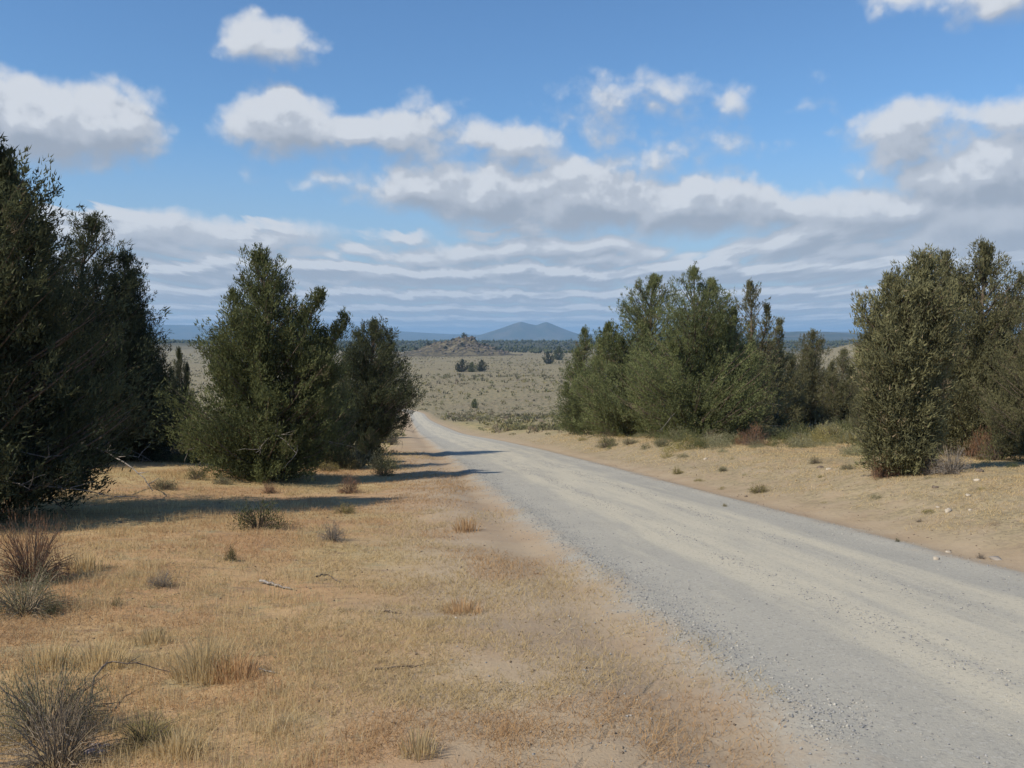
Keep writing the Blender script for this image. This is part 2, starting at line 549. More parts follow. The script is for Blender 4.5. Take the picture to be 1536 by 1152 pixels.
def far_hill(name, dist, pts, depth, seed, rough=0.05):
    """pts: skyline as picture x, y; a real ridge with slopes front and back"""
    nx, nd = 260, 60
    px = np.array([p[0] for p in pts], float); py = np.array([p[1] for p in pts], float)
    X = np.linspace(px[0], px[-1], nx)
    Yp = np.interp(X, px, py)
    ker = np.array([1, 2, 3, 2, 1]) / 9.0
    Yp[2:-2] = np.convolve(Yp, ker, 'valid')
    top = (HOR - Yp) * dist / F + CAMZ
    d = np.linspace(-1, 1, nd)
    XX, DD = np.meshgrid(X, d)
    T = np.tile(top, (nd, 1))
    base = -30.0
    prof = np.clip(1 - np.abs(DD) ** 1.35, 0, 1) ** 1.1
    wx = (XX - 768) / F * dist
    wy = dist + DD * depth
    n = fbm(wx / (depth * 0.35), wy / (depth * 0.35), 5, seed)
    Z = base + (T - base) * prof * (1 + rough * 4 * n * np.clip(np.abs(DD) * 2, 0.05, 1))
    Z = np.where(np.abs(DD) > 0.99, base - 15, Z)
    V = np.stack([wx, wy, Z], -1).reshape(-1, 3)
    idx = np.arange(nx * nd).reshape(nd, nx)
    q = np.stack([idx[:-1, :-1], idx[:-1, 1:], idx[1:, 1:], idx[1:, :-1]], -1).reshape(-1, 4)
    o = link(bpy.data.objects.new(name, mesh_np(name, V, q, hill_mat, smooth=True)))
    return tag(o, kind='structure')


far_hill('mesa', 15000, [(-900, 508), (-600, 500), (-300, 494), (0, 489), (120, 487), (250, 487.0), (330, 488.5), (400, 490.5), (500, 494.5), (570, 495), (610, 497.5), (680, 501.5),
                         (740, 502.5), (850, 501), (960, 500), (1100, 498), (1200, 497), (1300, 498), (1500, 494), (1800, 490), (2200, 500), (2500, 508)], 2600, 3)
far_hill('mountain', 11000, [(690, 509), (715, 504), (727, 500.2), (743, 495.2), (757, 490.6), (770, 485.8), (779, 482.9), (783, 482.7), (789, 484.6), (797, 486.6), (804, 488.0), (811, 485.6), (817, 483.4), (820, 483.2), (826, 485.4), (841, 491.6), (856, 497.4), (870, 501.6), (885, 505), (905, 509)], 800, 9, 0.03)
far_hill('dark_ridge', 6500, [(980, 512), (1100, 504), (1160, 500), (1200, 497), (1240, 498), (1300, 501), (1400, 502), (1600, 506), (1750, 512)], 800, 12)
far_hill('low_ridge', 5200, [(-500, 512), (-200, 509), (60, 507), (240, 508), (300, 511), (360, 512), (420, 514)], 700, 14)


# ------------------------------------------------------------------ plant materials
def foliage_material(name, a, b_, c, trans=0.25):
    m = bpy.data.materials.new(name); m.use_nodes = True
    m.node_tree.nodes.clear()
    t = NT(m.node_tree)
    out = t.n.new('ShaderNodeOutputMaterial')
    tint = t.attr('tint')
    col = t.mix(t.ss(tint, 0.0, 0.55), a, b_)
    col = t.mix(t.ss(tint, 0.80, 1.0), col, c)
    oi = t.n.new('ShaderNodeObjectInfo')
    vr = t.math('MULTIPLY_ADD', oi.outputs['Random'], 0.4, 0.8)
    col = t.vec('SCALE', col, vr)
    d = t.n.new('ShaderNodeBsdfDiffuse'); t.put(d, 0, col)
    tr = t.n.new('ShaderNodeBsdfTranslucent'); t.put(tr, 0, col)
    mx = t.n.new('ShaderNodeMixShader'); mx.inputs[0].default_value = trans
    t.l.new(d.outputs[0], mx.inputs[1]); t.l.new(tr.outputs[0], mx.inputs[2])
    t.l.new(mx.outputs[0], out.inputs[0])
    return m


def bark_material(name, a, b_):
    m, t, b = material(name, 0.9, 0.1)
    tc = t.n.new('ShaderNodeTexCoord')
    n = t.noise(t.vec('MULTIPLY', tc.outputs['Object'], (6, 6, 1.2)), 4.0, 5, 0.65)
    t.l.new(t.mix(t.ss(n, 0.35, 0.65), a, b_), b.inputs['Base Color'])
    bp = t.n.new('ShaderNodeBump'); bp.inputs['Distance'].default_value = 0.02
    t.l.new(n, bp.inputs['Height']); t.l.new(bp.outputs[0], b.inputs['Normal'])
    return m


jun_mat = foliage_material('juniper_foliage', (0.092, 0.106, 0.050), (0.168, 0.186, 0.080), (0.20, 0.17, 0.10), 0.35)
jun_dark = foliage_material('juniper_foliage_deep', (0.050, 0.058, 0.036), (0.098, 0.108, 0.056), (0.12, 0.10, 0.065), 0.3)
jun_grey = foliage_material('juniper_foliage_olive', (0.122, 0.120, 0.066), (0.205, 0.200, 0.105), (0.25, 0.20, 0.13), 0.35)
bark_mat = bark_material('juniper_bark', (0.10, 0.075, 0.055), (0.20, 0.16, 0.125))
dead_mat = bark_material('dead_wood', (0.16, 0.14, 0.12), (0.34, 0.31, 0.28))
sage_mat = foliage_material('sage_leaves', (0.165, 0.160, 0.092), (0.27, 0.26, 0.155), (0.37, 0.33, 0.21), 0.3)
yellow_mat = foliage_material('rabbitbrush_leaves', (0.19, 0.165, 0.065), (0.30, 0.26, 0.11), (0.40, 0.34, 0.17), 0.2)
stem_mat = bark_material('dry_brown_stem', (0.20, 0.155, 0.11), (0.38, 0.31, 0.22))
red_mat = foliage_material('rusty_brush_twigs', (0.17, 0.095, 0.06), (0.27, 0.155, 0.095), (0.34, 0.22, 0.15), 0.15)
twig_mat = foliage_material('bare_grey_twigs', (0.20, 0.155, 0.11), (0.31, 0.25, 0.185), (0.42, 0.35, 0.27), 0.15)
green_mat = foliage_material('green_brush_leaves', (0.075, 0.085, 0.040), (0.13, 0.14, 0.062), (0.20, 0.18, 0.10), 0.2)
straw_mat = foliage_material('dry_grass_blades', (0.46, 0.34, 0.175), (0.58, 0.45, 0.245), (0.64, 0.54, 0.36), 0.45)
gold_mat = foliage_material('golden_grass_blades', (0.56, 0.42, 0.21), (0.70, 0.55, 0.31), (0.76, 0.64, 0.42), 0.5)
rust_grass_mat = foliage_material('rusty_grass_blades', (0.46, 0.29, 0.155), (0.56, 0.38, 0.205), (0.62, 0.48, 0.30), 0.45)


# ------------------------------------------------------------------ tubes
def tube(pts, radii, sides=5):
    pts = np.asarray(pts, float); n = len(pts)
    radii = np.asarray(radii, float)
    tg = unit(np.gradient(pts, axis=0))
    ref = np.array([0.31, 0.87, 0.2])
    a = unit(np.cross(tg, ref)); b = np.cross(tg, a)
    ang = np.arange(sides) / sides * 2 * math.pi
    ring = a[:, None, :] * np.cos(ang)[None, :, None] + b[:, None, :] * np.sin(ang)[None, :, None]
    V = (pts[:, None, :] + ring * radii[:, None, None]).reshape(-1, 3)
    i = np.arange(n - 1)[:, None] * sides; j = np.arange(sides)[None, :]; j2 = (j + 1) % sides
    q = np.stack([i + j, i + j2, i + sides + j2, i + sides + j], -1).reshape(-1, 4)
    return V, q


class Acc:
    def __init__(self): self.V = []; self.Q = []; self.n = 0

    def add(self, V, q):
        self.V.append(V); self.Q.append(q + self.n); self.n += len(V)

    def mesh(self, name, mat, smooth=True, attrs=None):
        return mesh_np(name, np.concatenate(self.V), np.concatenate(self.Q), mat, attrs, smooth)


# ------------------------------------------------------------------ junipers
def leaf_tris(pos, dirs, length, width, r):
    """one slim triangle per leaf spray"""
    side = unit(np.cross(dirs, unit(r.normal(size=dirs.shape))))
    L = length[:, None]; W = width[:, None]
    a = pos - side * W * 0.5; b = pos + side * W * 0.5; c = pos + dirs * L
    V = np.stack([a, b, c], 1).reshape(-1, 3)
    return V, np.arange(len(V)).reshape(-1, 3)


def juniper_parts(seed, H, R, leaders=None, nb=130, spb=22, lps=16, leaf=1.0, low=0.03, full=0.62,
                  fmat=None, dead=0, lean=(0, 0), open_top=0.5, belly=0.22, fingers=2):
    """returns meshes (trunk, crown, dead_branches or None)"""
    r = np.random.default_rng(seed)
    fmat = fmat or jun_mat
    leaders = leaders or [(0.0, 0.0, 1.0, 1.0)]
    if H * R > 5 and fingers:
        base_l = list(leaders)
        for k in range(fingers):
            a0 = k * 2.4 + seed; q = 0.22 + 0.34 * r.random()
            leaders = leaders + [(q * math.cos(a0), q * math.sin(a0), (1.0 - 0.85 * q) * r.uniform(0.84, 0.95), 0.34)]
    nb = int(nb * 1.7); spb = spb * 0.62; lps = int(lps * 1.22); leaf = leaf * 1.13; open_top = open_top * 0.5
    wood = Acc(); deadw = Acc()
    # trunk and leaders
    axes = []
    for k, (lx, ly, lh, lr) in enumerate(leaders):
        n = 9
        t = np.linspace(0, 1, n)
        jit = np.cumsum(r.normal(0, 0.035 * R, (n, 2)), axis=0) * t[:, None]
        bend = t ** 0.8
        p = np.stack([lx * R * bend + jit[:, 0] + lean[0] * t, ly * R * bend + jit[:, 1] + lean[1] * t, t * H * lh * 0.97 - 0.12 * (t == 0)], -1)
        rad = 0.035 * H * 0.6 * (1 - t) ** 0.9 * (0.8 if k else 1) + 0.008
        wood.add(*tube(p, rad, 8))
        axes.append((p, H * lh, R * lr))
    P = []; Dr = []; T = []; Ls = []
    for (p, h, rad) in axes:                       # close foliage along each leader
        n = int(105 * (0.4 + min(1, rad / 1.5)))
        t = 1 - 0.5 * r.random(n) ** 1.3
        a0 = r.uniform(0, 6.28, n); q = (0.05 + 0.75 * rad * (1 - t) ** 0.8) * np.sqrt(r.random(n))
        P.append(np.stack([np.interp(t * h, p[:, 2], p[:, 0]) + np.cos(a0) * q, np.interp(t * h, p[:, 2], p[:, 1]) + np.sin(a0) * q, t * h * 0.975], -1))
        Dr.append(unit(np.stack([np.cos(a0) * 0.3, np.sin(a0) * 0.3, 1 + 0 * a0], -1) + r.normal(0, 0.18, (n, 3))))
        T.append(np.clip(r.normal(0.36, 0.15, n), 0, 1)); Ls.append(r.uniform(0.20, 0.32, n))
    wts = np.array([l[2] * l[3] for l in leaders]); wts = wts / wts.sum()
    which = r.choice(len(leaders), nb, p=wts)
    lump_ph = r.uniform(0, 6.28, 4)
    for bi in range(nb):
        p, h, rad = axes[which[bi]]
        u = r.random()
        t = low + (1 - low) * (1 - (1 - u) ** 0.72)           # more branches low, where the crown is wide
        phi = r.uniform(0, 2 * math.pi)
        prof = min(1.0, ((1 - t) / (1 - belly)) ** full) * min(1.0, 0.62 + 0.38 * t / belly)
        lump = 1 + 0.13 * math.sin(2 * phi + lump_ph[0] + 4 * t) + 0.10 * math.sin(3 * phi + lump_ph[1] - 7 * t)
        rr = rad * prof * lump * r.uniform(0.82, 1.04) + 0.05
        ax = np.array([np.interp(t * h, p[:, 2], p[:, 0]), np.interp(t * h, p[:, 2], p[:, 1])])
        tip = np.array([ax[0] + rr * math.cos(phi), ax[1] + rr * math.sin(phi), t * h])
        rise = (0.30 + 0.55 * t) * rr + 0.05 * h * t
        z0 = max(0.06 * H, tip[2] - rise - 0.1)
        base = np.array([np.interp(z0, p[:, 2], p[:, 0]), np.interp(z0, p[:, 2], p[:, 1]), z0])
        mid = base * 0.45 + tip * 0.55 + np.array([0, 0, -0.12 * rr]) + r.normal(0, 0.06 * rr, 3)
        tt = np.linspace(0, 1, 6)[:, None]
        c = (1 - tt) ** 2 * base + 2 * tt * (1 - tt) * mid + tt ** 2 * tip
        wood.add(*tube(c, np.linspace(0.022 + 0.01 * rr, 0.006, 6), 4))
        n = max(4, int(spb * (0.75 + 0.5 * r.random()) * (0.55 + 0.75 * min(1, rr / (0.55 * R + 0.01)))))
        if t > 0.72: n = int(n * (1 - 0.45 * open_top))
        w = r.beta(2.6, 1.1, n)
        w = np.clip(w, 0.12, 1)[:, None]
        sp = (1 - w) ** 2 * base + 2 * w * (1 - w) * mid + w ** 2 * tip
        clump = (0.075 + 0.075 * rr) * (0.8 + 0.5 * r.random())
        sp = sp + np.clip(r.normal(0, 1, (n, 3)), -1.7, 1.7) * clump * np.array([1, 1, 0.9])
        out = np.array([math.cos(phi), math.sin(phi), 0])
        dd = unit(out * (0.80 - 0.45 * t) + np.array([0, 0, 0.75 + 0.4 * t]) + r.normal(0, 0.30, (n, 3)))
        P.append(sp); Dr.append(dd)
        T.append(np.full(n, np.clip(r.normal(0.30, 0.24) + 0.15 * (r.random() < 0.12), 0, 1) + 0 * sp[:, 0] + np.clip(r.normal(0, 0.10, n), -.2, .2)))
        Ls.append(np.full(n, (0.23 + 0.05 * rr) * r.uniform(0.8, 1.25)))
        if t > 0.9 and which[bi] >= 0 and r.random() < 0.7:     # pointed tip of the leader
            q = p[-1] + np.array([0, 0, 0.02])
            P.append(q + r.normal(0, 0.05, (3, 3)) - np.array([0, 0, 1]) * r.uniform(0, 0.3, (3, 1))); Dr.append(unit(np.array([[0, 0, 1.0]] * 3) + r.normal(0, .2, (3, 3))))
            T.append(np.full(3, 0.4)); Ls.append(np.full(3, 0.3))
    P = np.concatenate(P); Dr = np.concatenate(Dr); T = np.concatenate(T); Ls = np.concatenate(Ls)
    P[:, 2] = np.maximum(P[:, 2], 0.06)
    N = len(P)
    u = r.random((N, lps))
    spread = 0.155 * (1 - 0.72 * u ** 1.5)[..., None] * Ls[:, None, None] / 0.3
    lp = P[:, None, :] + Dr[:, None, :] * (u * Ls[:, None])[..., None] + r.normal(0, 1, (N, lps, 3)) * spread * 0.5
    ld = unit(Dr[:, None, :] * 0.95 + r.normal(0, 0.42, (N, lps, 3)))
    tint = np.clip(T[:, None] + r.normal(0, 0.07, (N, lps)), 0, 1)
    brown = r.random((N, lps)) < 0.02
    tint[brown] = 1.0
    lp = lp.reshape(-1, 3); ld = ld.reshape(-1, 3)
    M = len(lp)
    V, f = leaf_tris(lp, ld, r.uniform(0.060, 0.120, M) * leaf, r.uniform(0.020, 0.031, M) * leaf, r)
    V[:, 2] = np.maximum(V[:, 2], 0.01)
    crown = mesh_np('crown', V, f, fmat, {'tint': np.repeat(tint.ravel(), 3)})
    trunk = wood.mesh('trunk', bark_mat)
    dm = None
    if dead:
        for k in range(dead):
            phi = r.uniform(0, 2 * math.pi); z0 = r.uniform(0.25, 0.16 * H + 0.3); ln = r.uniform(0.7, 1.15) * R
            tt = np.linspace(0, 1, 7)[:, None]
            dirv = np.array([math.cos(phi), math.sin(phi), 0])
            droop = r.uniform(-0.25, 0.12)
            c = np.array([0, 0, z0]) + dirv * ln * tt + np.array([0, 0, 1]) * (droop * ln * tt ** 1.5 + 0.12 * np.sin(tt * 3))
            c = c + np.cumsum(r.normal(0, 0.03, (7, 3)), axis=0)
            c[:, 2] = np.maximum(c[:, 2], 0.03)
            deadw.add(*tube(c, np.linspace(0.028, 0.006, 7), 4))
            for j in range(7):
                k0 = r.integers(2, 7); st = c[k0]
                d2 = unit(dirv * 0.7 + r.normal(0, 0.55, 3) + np.array([0, 0, 0.15]))
                l2 = r.uniform(0.2, 0.6)
                c2 = st + d2 * l2 * np.linspace(0, 1, 4)[:, None] + np.cumsum(r.normal(0, 0.02, (4, 3)), axis=0)
                c2[:, 2] = np.maximum(c2[:, 2], 0.02)
                deadw.add(*tube(c2, np.linspace(0.010, 0.003, 4), 3))
        dm = deadw.mesh('dead_branches', dead_mat)
    return trunk, crown, dm


def place_tree(meshes, label, x, y, rz=0.0, scale=1.0, group=None, sink=0.05, squash=(1, 1, 1), z=None):
    t = thing('juniper_tree', label, 'tree', (x, y, (gz(x, y) if z is None else z) - sink), rz, group)
    t.scale = (scale * squash[0], scale * squash[1], scale * squash[2])
    for nm, me in zip(('trunk', 'crown', 'dead_branches'), meshes):
        if me is not None:
            link(bpy.data.objects.new(nm, me), t)
    return t


def at(X, d):
    """world x, y on the ground in the picture column X at distance d"""
    return ((X - 768) / F * d, d)


def solve(X, Yb):
    """distance at which the ground shows at picture position X, Yb"""
    d = np.concatenate([np.arange(3, 60, 0.05), np.arange(60, 2500, 0.5)])
    x = (X - 768) / F * d
    z = height(x, d) - CAMZ
    yy = HOR - z / d * F
    i = np.argmax(yy <= Yb)
    return float(d[i])


PROTO = {}


def shared(key):
    if key not in PROTO:
        full, low, belly, seed, leaf = {'cone': (0.78, 0.04, 0.22, 201, 1.12), 'egg': (0.55, 0.05, 0.38, 202, 1.12), 'slim': (0.7, 0.04, 0.3, 203, 1.12)}[key]
        PROTO[key] = juniper_parts(seed, 7.0, 2.5, nb=190, spb=20, lps=15, leaf=leaf, full=full, low=low, belly=belly, fmat=jun_mat,
                                   leaders=[(0, 0, 1, 1), (0.4, 0.1, 0.8, 0.5), (-0.35, -0.3, 0.84, 0.5)])
    return PROTO[key]


def tree(label, X, top, d, Rpx, seed, share=None, **kw):
    """juniper standing in picture column X at distance d, its tip at picture row top"""
    x, y = at(X, d)
    g = gz(x, y)
    H = (HOR - top) / F * d + CAMZ - g
    R = Rpx / F * d
    group = kw.pop('group', None)
    if share:
        t = place_tree(shared(share), label, x, y, seed * 1.9, 1.0, group)
        t.scale = (R / 2.5, R / 2.5, H / 7.0)
        for c in t.children:
            if c.name.startswith('crown'):
                c.material_slots[0].link = 'OBJECT'; c.material_slots[0].material = kw.get('fmat', jun_mat)
        return t
    return place_tree(juniper_parts(seed, H, R, **kw), label, x, y, 0.0, 1.0, group)


GL = 'junipers along the left side of the road'
GR = 'junipers along the right side of the road'
# left side, nearest first
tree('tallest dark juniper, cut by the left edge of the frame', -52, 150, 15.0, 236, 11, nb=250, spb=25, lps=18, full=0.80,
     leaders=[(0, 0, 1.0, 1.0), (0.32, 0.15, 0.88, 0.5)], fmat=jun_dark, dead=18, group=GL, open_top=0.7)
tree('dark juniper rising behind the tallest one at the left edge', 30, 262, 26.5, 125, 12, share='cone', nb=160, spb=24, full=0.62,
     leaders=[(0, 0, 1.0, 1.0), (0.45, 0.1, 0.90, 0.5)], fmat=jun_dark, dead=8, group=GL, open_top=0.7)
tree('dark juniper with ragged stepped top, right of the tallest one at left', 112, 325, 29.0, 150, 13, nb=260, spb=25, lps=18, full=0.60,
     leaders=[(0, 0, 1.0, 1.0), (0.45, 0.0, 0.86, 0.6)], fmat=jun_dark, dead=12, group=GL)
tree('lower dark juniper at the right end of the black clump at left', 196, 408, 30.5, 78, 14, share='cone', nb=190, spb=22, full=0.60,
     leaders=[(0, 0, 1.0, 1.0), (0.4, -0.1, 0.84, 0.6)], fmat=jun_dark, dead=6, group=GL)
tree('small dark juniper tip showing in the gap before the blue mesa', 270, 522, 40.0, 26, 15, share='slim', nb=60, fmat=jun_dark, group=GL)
tree('broad green juniper left of the road with stepped right shoulder', 392, 377, 24.3, 132, 16, nb=240, spb=24, lps=17, full=0.68, dead=8,
     leaders=[(0.06, 0, 1.0, 0.95), (0.55, 0.0, 0.82, 0.50), (-0.38, 0.1, 0.83, 0.5), (0.80, 0.1, 0.72, 0.30)], group=GL, open_top=0.8)
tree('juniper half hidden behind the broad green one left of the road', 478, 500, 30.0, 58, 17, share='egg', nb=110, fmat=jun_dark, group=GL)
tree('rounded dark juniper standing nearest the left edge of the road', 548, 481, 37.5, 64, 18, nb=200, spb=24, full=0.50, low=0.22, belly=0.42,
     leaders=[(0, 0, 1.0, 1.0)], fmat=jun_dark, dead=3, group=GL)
tree('farther juniper behind the rounded dark one, shading the far road', 566, 560, 74.0, 22, 19, share='cone', nb=90, group=GL)
tree('low dark juniper bush under the rounded juniper by the road', 553, 640, 33.0, 25, 20, share='egg', nb=60, full=0.4, fmat=jun_dark, low=0.05)
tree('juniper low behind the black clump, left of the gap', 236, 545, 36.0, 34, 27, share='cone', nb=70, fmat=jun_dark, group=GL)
# right side
tree('low rounded juniper at the left end of the right-hand clump', 880, 492, 57.0, 52, 21, share='cone', nb=150, spb=20, leaf=1.4, full=0.55, belly=0.35,
     leaders=[(0, 0, 1, 1), (-0.45, 0, 0.72, 0.6)], group=GR)
tree('tall juniper with rounded tip in the right-hand clump, left of its highest tip', 954, 412, 49.0, 104, 22, nb=270, spb=22, leaf=1.25, full=0.62, group=GR,
     leaders=[(0.08, 0, 1.0, 1.0), (-0.45, 0, 0.70, 0.6)], open_top=0.8, belly=0.3)
tree('tallest dark green juniper of the right-hand clump, with forked tip', 1038, 400, 41.5, 116, 23, nb=300, spb=24, leaf=1.12, full=0.60, dead=4, group=GR,
     leaders=[(0, 0, 1.0, 1.0), (0.26, 0.05, 0.93, 0.6), (0.55, 0, 0.76, 0.55)], belly=0.32)
tree('thin see-through juniper top right of the dark clump', 1122, 421, 50.0, 56, 24, nb=100, spb=13, leaf=1.25, full=0.6, open_top=0.9, fmat=jun_grey, group=GR,
     leaders=[(0, 0, 1.0, 1.0), (0.5, 0, 0.85, 0.5)])
tree('small tufted juniper tip just right of the see-through one', 1165, 478, 52.0, 22, 25, nb=34, spb=12, leaf=1.3, fmat=jun_grey, group=GR)
tree('dark juniper filling the right flank of the right-hand clump', 1090, 484, 45.0, 46, 26, share='egg', nb=130, leaf=1.2, fmat=jun_dark, group=GR, full=0.5)
tree('low grey green juniper first right of the dark clump', 1165, 512, 56.0, 52, 31, share='egg', nb=120, leaf=1.4, fmat=jun_grey, group=GR, full=0.42)
tree('low grey green juniper with level top between the two right-hand clumps', 1213, 496, 60.0, 48, 32, share='egg', nb=120, leaf=1.4, fmat=jun_grey, group=GR, full=0.42)
tree('low juniper left behind the tall olive pair at right', 1262, 524, 58.0, 44, 33, share='cone', nb=120, leaf=1.4, fmat=jun_grey, group=GR, full=0.42)
tree('low juniper mostly covered by the tall olive pair', 1306, 500, 62.0, 44, 34, share='egg', nb=110, leaf=1.4, fmat=jun_grey, group=GR, full=0.42)
tree('olive juniper with many upright tips, foliage down to the ground, nearest at right', 1354, 376, 19.3, 67, 35, nb=230, spb=20, lps=15, full=0.30, belly=0.6, fmat=jun_grey, group=GR, low=0.02,
     leaders=[(0.25, 0, 1.0, 0.8), (-0.30, 0.1, 0.88, 0.7), (0.72, 0.2, 0.985, 0.55)], open_top=0.6)
tree('broad olive juniper behind the nearest right-hand one, pointed tip', 1462, 370, 26.0, 104, 36, nb=240, spb=23, full=0.66, fmat=jun_grey, group=GR, belly=0.35,
     leaders=[(0, 0, 1.0, 0.9), (-0.42, 0, 0.97, 0.6), (0.5, 0, 0.86, 0.5)], low=0.06)
tree('olive juniper at the right edge of the frame, dark underside', 1560, 455, 22.5, 72, 37, share='egg', nb=140, fmat=jun_grey, group=GR, low=0.1)
tree('juniper shoulder left behind the tall olive pair, reaching half their height', 1318, 462, 33.0, 34, 38, share='cone', nb=90, leaf=1.2, fmat=jun_grey, group=GR)

# distant trees: one light crown shared
far_proto = [juniper_parts(61, 6.0, 3.0, nb=60, spb=9, lps=8, leaf=3.6, full=0.45, belly=0.35, fmat=jun_mat),
             juniper_parts(62, 6.0, 3.4, nb=60, spb=9, lps=8, leaf=3.6, full=0.4, belly=0.4, fmat=jun_dark)]


def far_tree(k, X, Yb, hpx, label, d=None, group=None, wide=1.0):
    d = d or solve(X, Yb)
    x, y = at(X, d)
    s = hpx / F * d / 6.0
    return place_tree(far_proto[k], label, x, y, (X * 1.7) % 6.28, s, group, squash=(wide, wide, 1), sink=0.1)


far_tree(1, 692, 558, 19, 'left of the dark juniper clump standing alone in the sage plain', wide=1.0)
far_tree(0, 708, 558, 15, 'middle of the dark juniper clump standing alone in the sage plain', wide=1.1)
far_tree(1, 722, 557, 17, 'right of the dark juniper clump standing alone in the sage plain', wide=1.1)
far_tree(1, 823, 546, 19, 'single dark juniper in the plain beside the right-hand clump', wide=0.85)
far_tree(0, 838, 540, 20, 'juniper in the plain touching the edge of the right-hand clump')
far_tree(0, 712, 612, 14, 'small round juniper bush alone in the plain, nearest the road', wide=0.9)

# ------------------------------------------------------------------ rocky knoll
KD = 1380.0
kx, ky = at(690, KD)


def make_knoll():
    n = 90
    u = np.linspace(-1, 1, n)
    U, Wv = np.meshgrid(u, u)
    X = kx + U * 115; Y = ky + Wv * 115
    rr = np.sqrt(U ** 2 + Wv ** 2)
    Z = height(X, Y) - 1.2
    prof = np.clip(1 - rr, 0, 1)
    skew = np.exp(-(np.abs((U - 0.04) / 0.50) ** 2.4 + (Wv / 0.5) ** 2))
    Z = Z + 23 * skew * (1 + 0.6 * fbm(U * 5, Wv * 5, 4, 91)) * (prof > 0) + 7.0 * np.exp(-(((U + 0.55) / 0.3) ** 2 + (Wv / 0.45) ** 2)) + 1.5 * prof
    V = np.stack([X, Y, Z], -1).reshape(-1, 3)
    idx = np.arange(n * n).reshape(n, n)
    q = np.stack([idx[:-1, :-1], idx[:-1, 1:], idx[1:, 1:], idx[1:, :-1]], -1).reshape(-1, 4)
    m, t, b = material('knoll_rock_and_grass', 0.95, 0.05)
    geo = t.n.new('ShaderNodeNewGeometry')
    P = geo.outputs['Position']
    a = t.noise(P, 0.12, 5, 0.7)
    c = t.mix(t.ss(a, 0.42, 0.56), (0.15, 0.128, 0.082), (0.062, 0.055, 0.042))
    t.l.new(c, b.inputs['Base Color'])
    o = link(bpy.data.objects.new('rocky_hill', mesh_np('rocky_hill', V, q, m, smooth=False)))
    tag(o, kind='structure')
    return lambda x, y: float(Z[min(n - 1, max(0, int(round((y - ky) / 115 / 2 * (n - 1) + (n - 1) / 2)))), min(n - 1, max(0, int(round((x - kx) / 115 / 2 * (n - 1) + (n - 1) / 2))))])


knoll_z = make_knoll()


def ico(sub=1):
    import bmesh
    bm = bmesh.new(); bmesh.ops.create_icosphere(bm, subdivisions=sub, radius=1)
    V = np.array([v.co[:] for v in bm.verts]); f = np.array([[v.index for v in p.verts] for p in bm.faces])
    bm.free(); return V, f


I1 = ico(1); I2 = ico(2)
OCT = (np.array([[1, 0, 0], [0.3, 0.95, 0], [-0.8, 0.6, 0], [-0.8, -0.6, 0], [0.3, -0.95, 0], [0, 0, 1.1], [0, 0, -0.7]], float),
       np.array([[0, 1, 5], [1, 2, 5], [2, 3, 5], [3, 4, 5], [4, 0, 5], [1, 0, 6], [2, 1, 6], [3, 2, 6], [4, 3, 6], [0, 4, 6]]))


def scatter_shape(shape, pos, scale, r, jag=0.25, align=None):
    """many warped copies of a small shape, joined"""
    V0, f0 = shape
    n = len(pos)
    ang = r.uniform(0, 6.28, n)
    c, s = np.cos(ang), np.sin(ang)
    V = V0[None] * (1 + r.normal(0, jag, (n, len(V0), 1)))
    V = V * scale[:, None, :]
    X = V[..., 0] * c[:, None] - V[..., 1] * s[:, None]; Y = V[..., 0] * s[:, None] + V[..., 1] * c[:, None]
    V = np.stack([X, Y, V[..., 2]], -1) + pos[:, None, :]
    f = f0[None] + (np.arange(n) * len(V0))[:, None, None]
    return V.reshape(-1, 3), f.reshape(-1, f0.shape[1])


def rock_material(name, a, b_, sc_=3.0):
    m, t, b = material(name, 0.9, 0.15)
    tc = t.n.new('ShaderNodeTexCoord')
    n = t.noise(tc.outputs['Object'], sc_, 5, 0.6)
    t.l.new(t.mix(t.ss(n, 0.35, 0.65), a, b_), b.inputs['Base Color'])
    return m


def knoll_cover():
    r = np.random.default_rng(5)
    pos = []; scl = []
    while len(pos) < 240:
        u, w = r.normal(0.1, 0.27), r.normal(-0.12, 0.25)
        x, y = kx + u * 115, ky + w * 115
        pos.append((x, y, knoll_z(x, y))); s = r.uniform(0.8, 3.0)
        scl.append((s * r.uniform(.8, 1.6), s, s * r.uniform(.6, 1.2)))
    V, f = scatter_shape(I1, np.array(pos), np.array(scl), r, 0.2)
    o = link(bpy.data.objects.new('boulders', mesh_np('boulders', V, f, rock_material('boulder_rock', (0.06, 0.05, 0.042), (0.15, 0.125, 0.10), 0.2))))
    tag(o, 'jumble of brown boulders over the rocky knoll', 'rocks', kind='stuff')
    spots = [(683, 'topmost juniper on the crest of the rocky knoll', 0.06, 0.0, 9), (700, 'juniper right of the crest on the rocky knoll', 0.16, 0.05, 7), (717, 'juniper on the right shoulder of the rocky knoll', 0.34, 0.0, 7),
             (668, 'juniper on the left shoulder of the rocky knoll', -0.1, 0.0, 6), (652, 'juniper at the left foot of the rocky knoll', -0.42, -0.1, 7), (640, 'low juniper left of the rocky knoll', -0.6, -0.1, 6),
             (725, 'juniper at the right foot of the rocky knoll', 0.50, -0.15, 6), (690, 'juniper low on the face of the rocky knoll', 0.05, -0.35, 5), (674, 'juniper on the lower left face of the rocky knoll', -0.18, -0.33, 5)]
    for X, lab, u, w, h in spots:
        x, y = kx + u * 115, ky + w * 115
        place_tree(far_proto[1], lab, x, y, X, h / 6.0, 'junipers on the rocky knoll', z=knoll_z(x, y), sink=0.3, squash=(1.1, 1.1, 0.9))


knoll_cover()


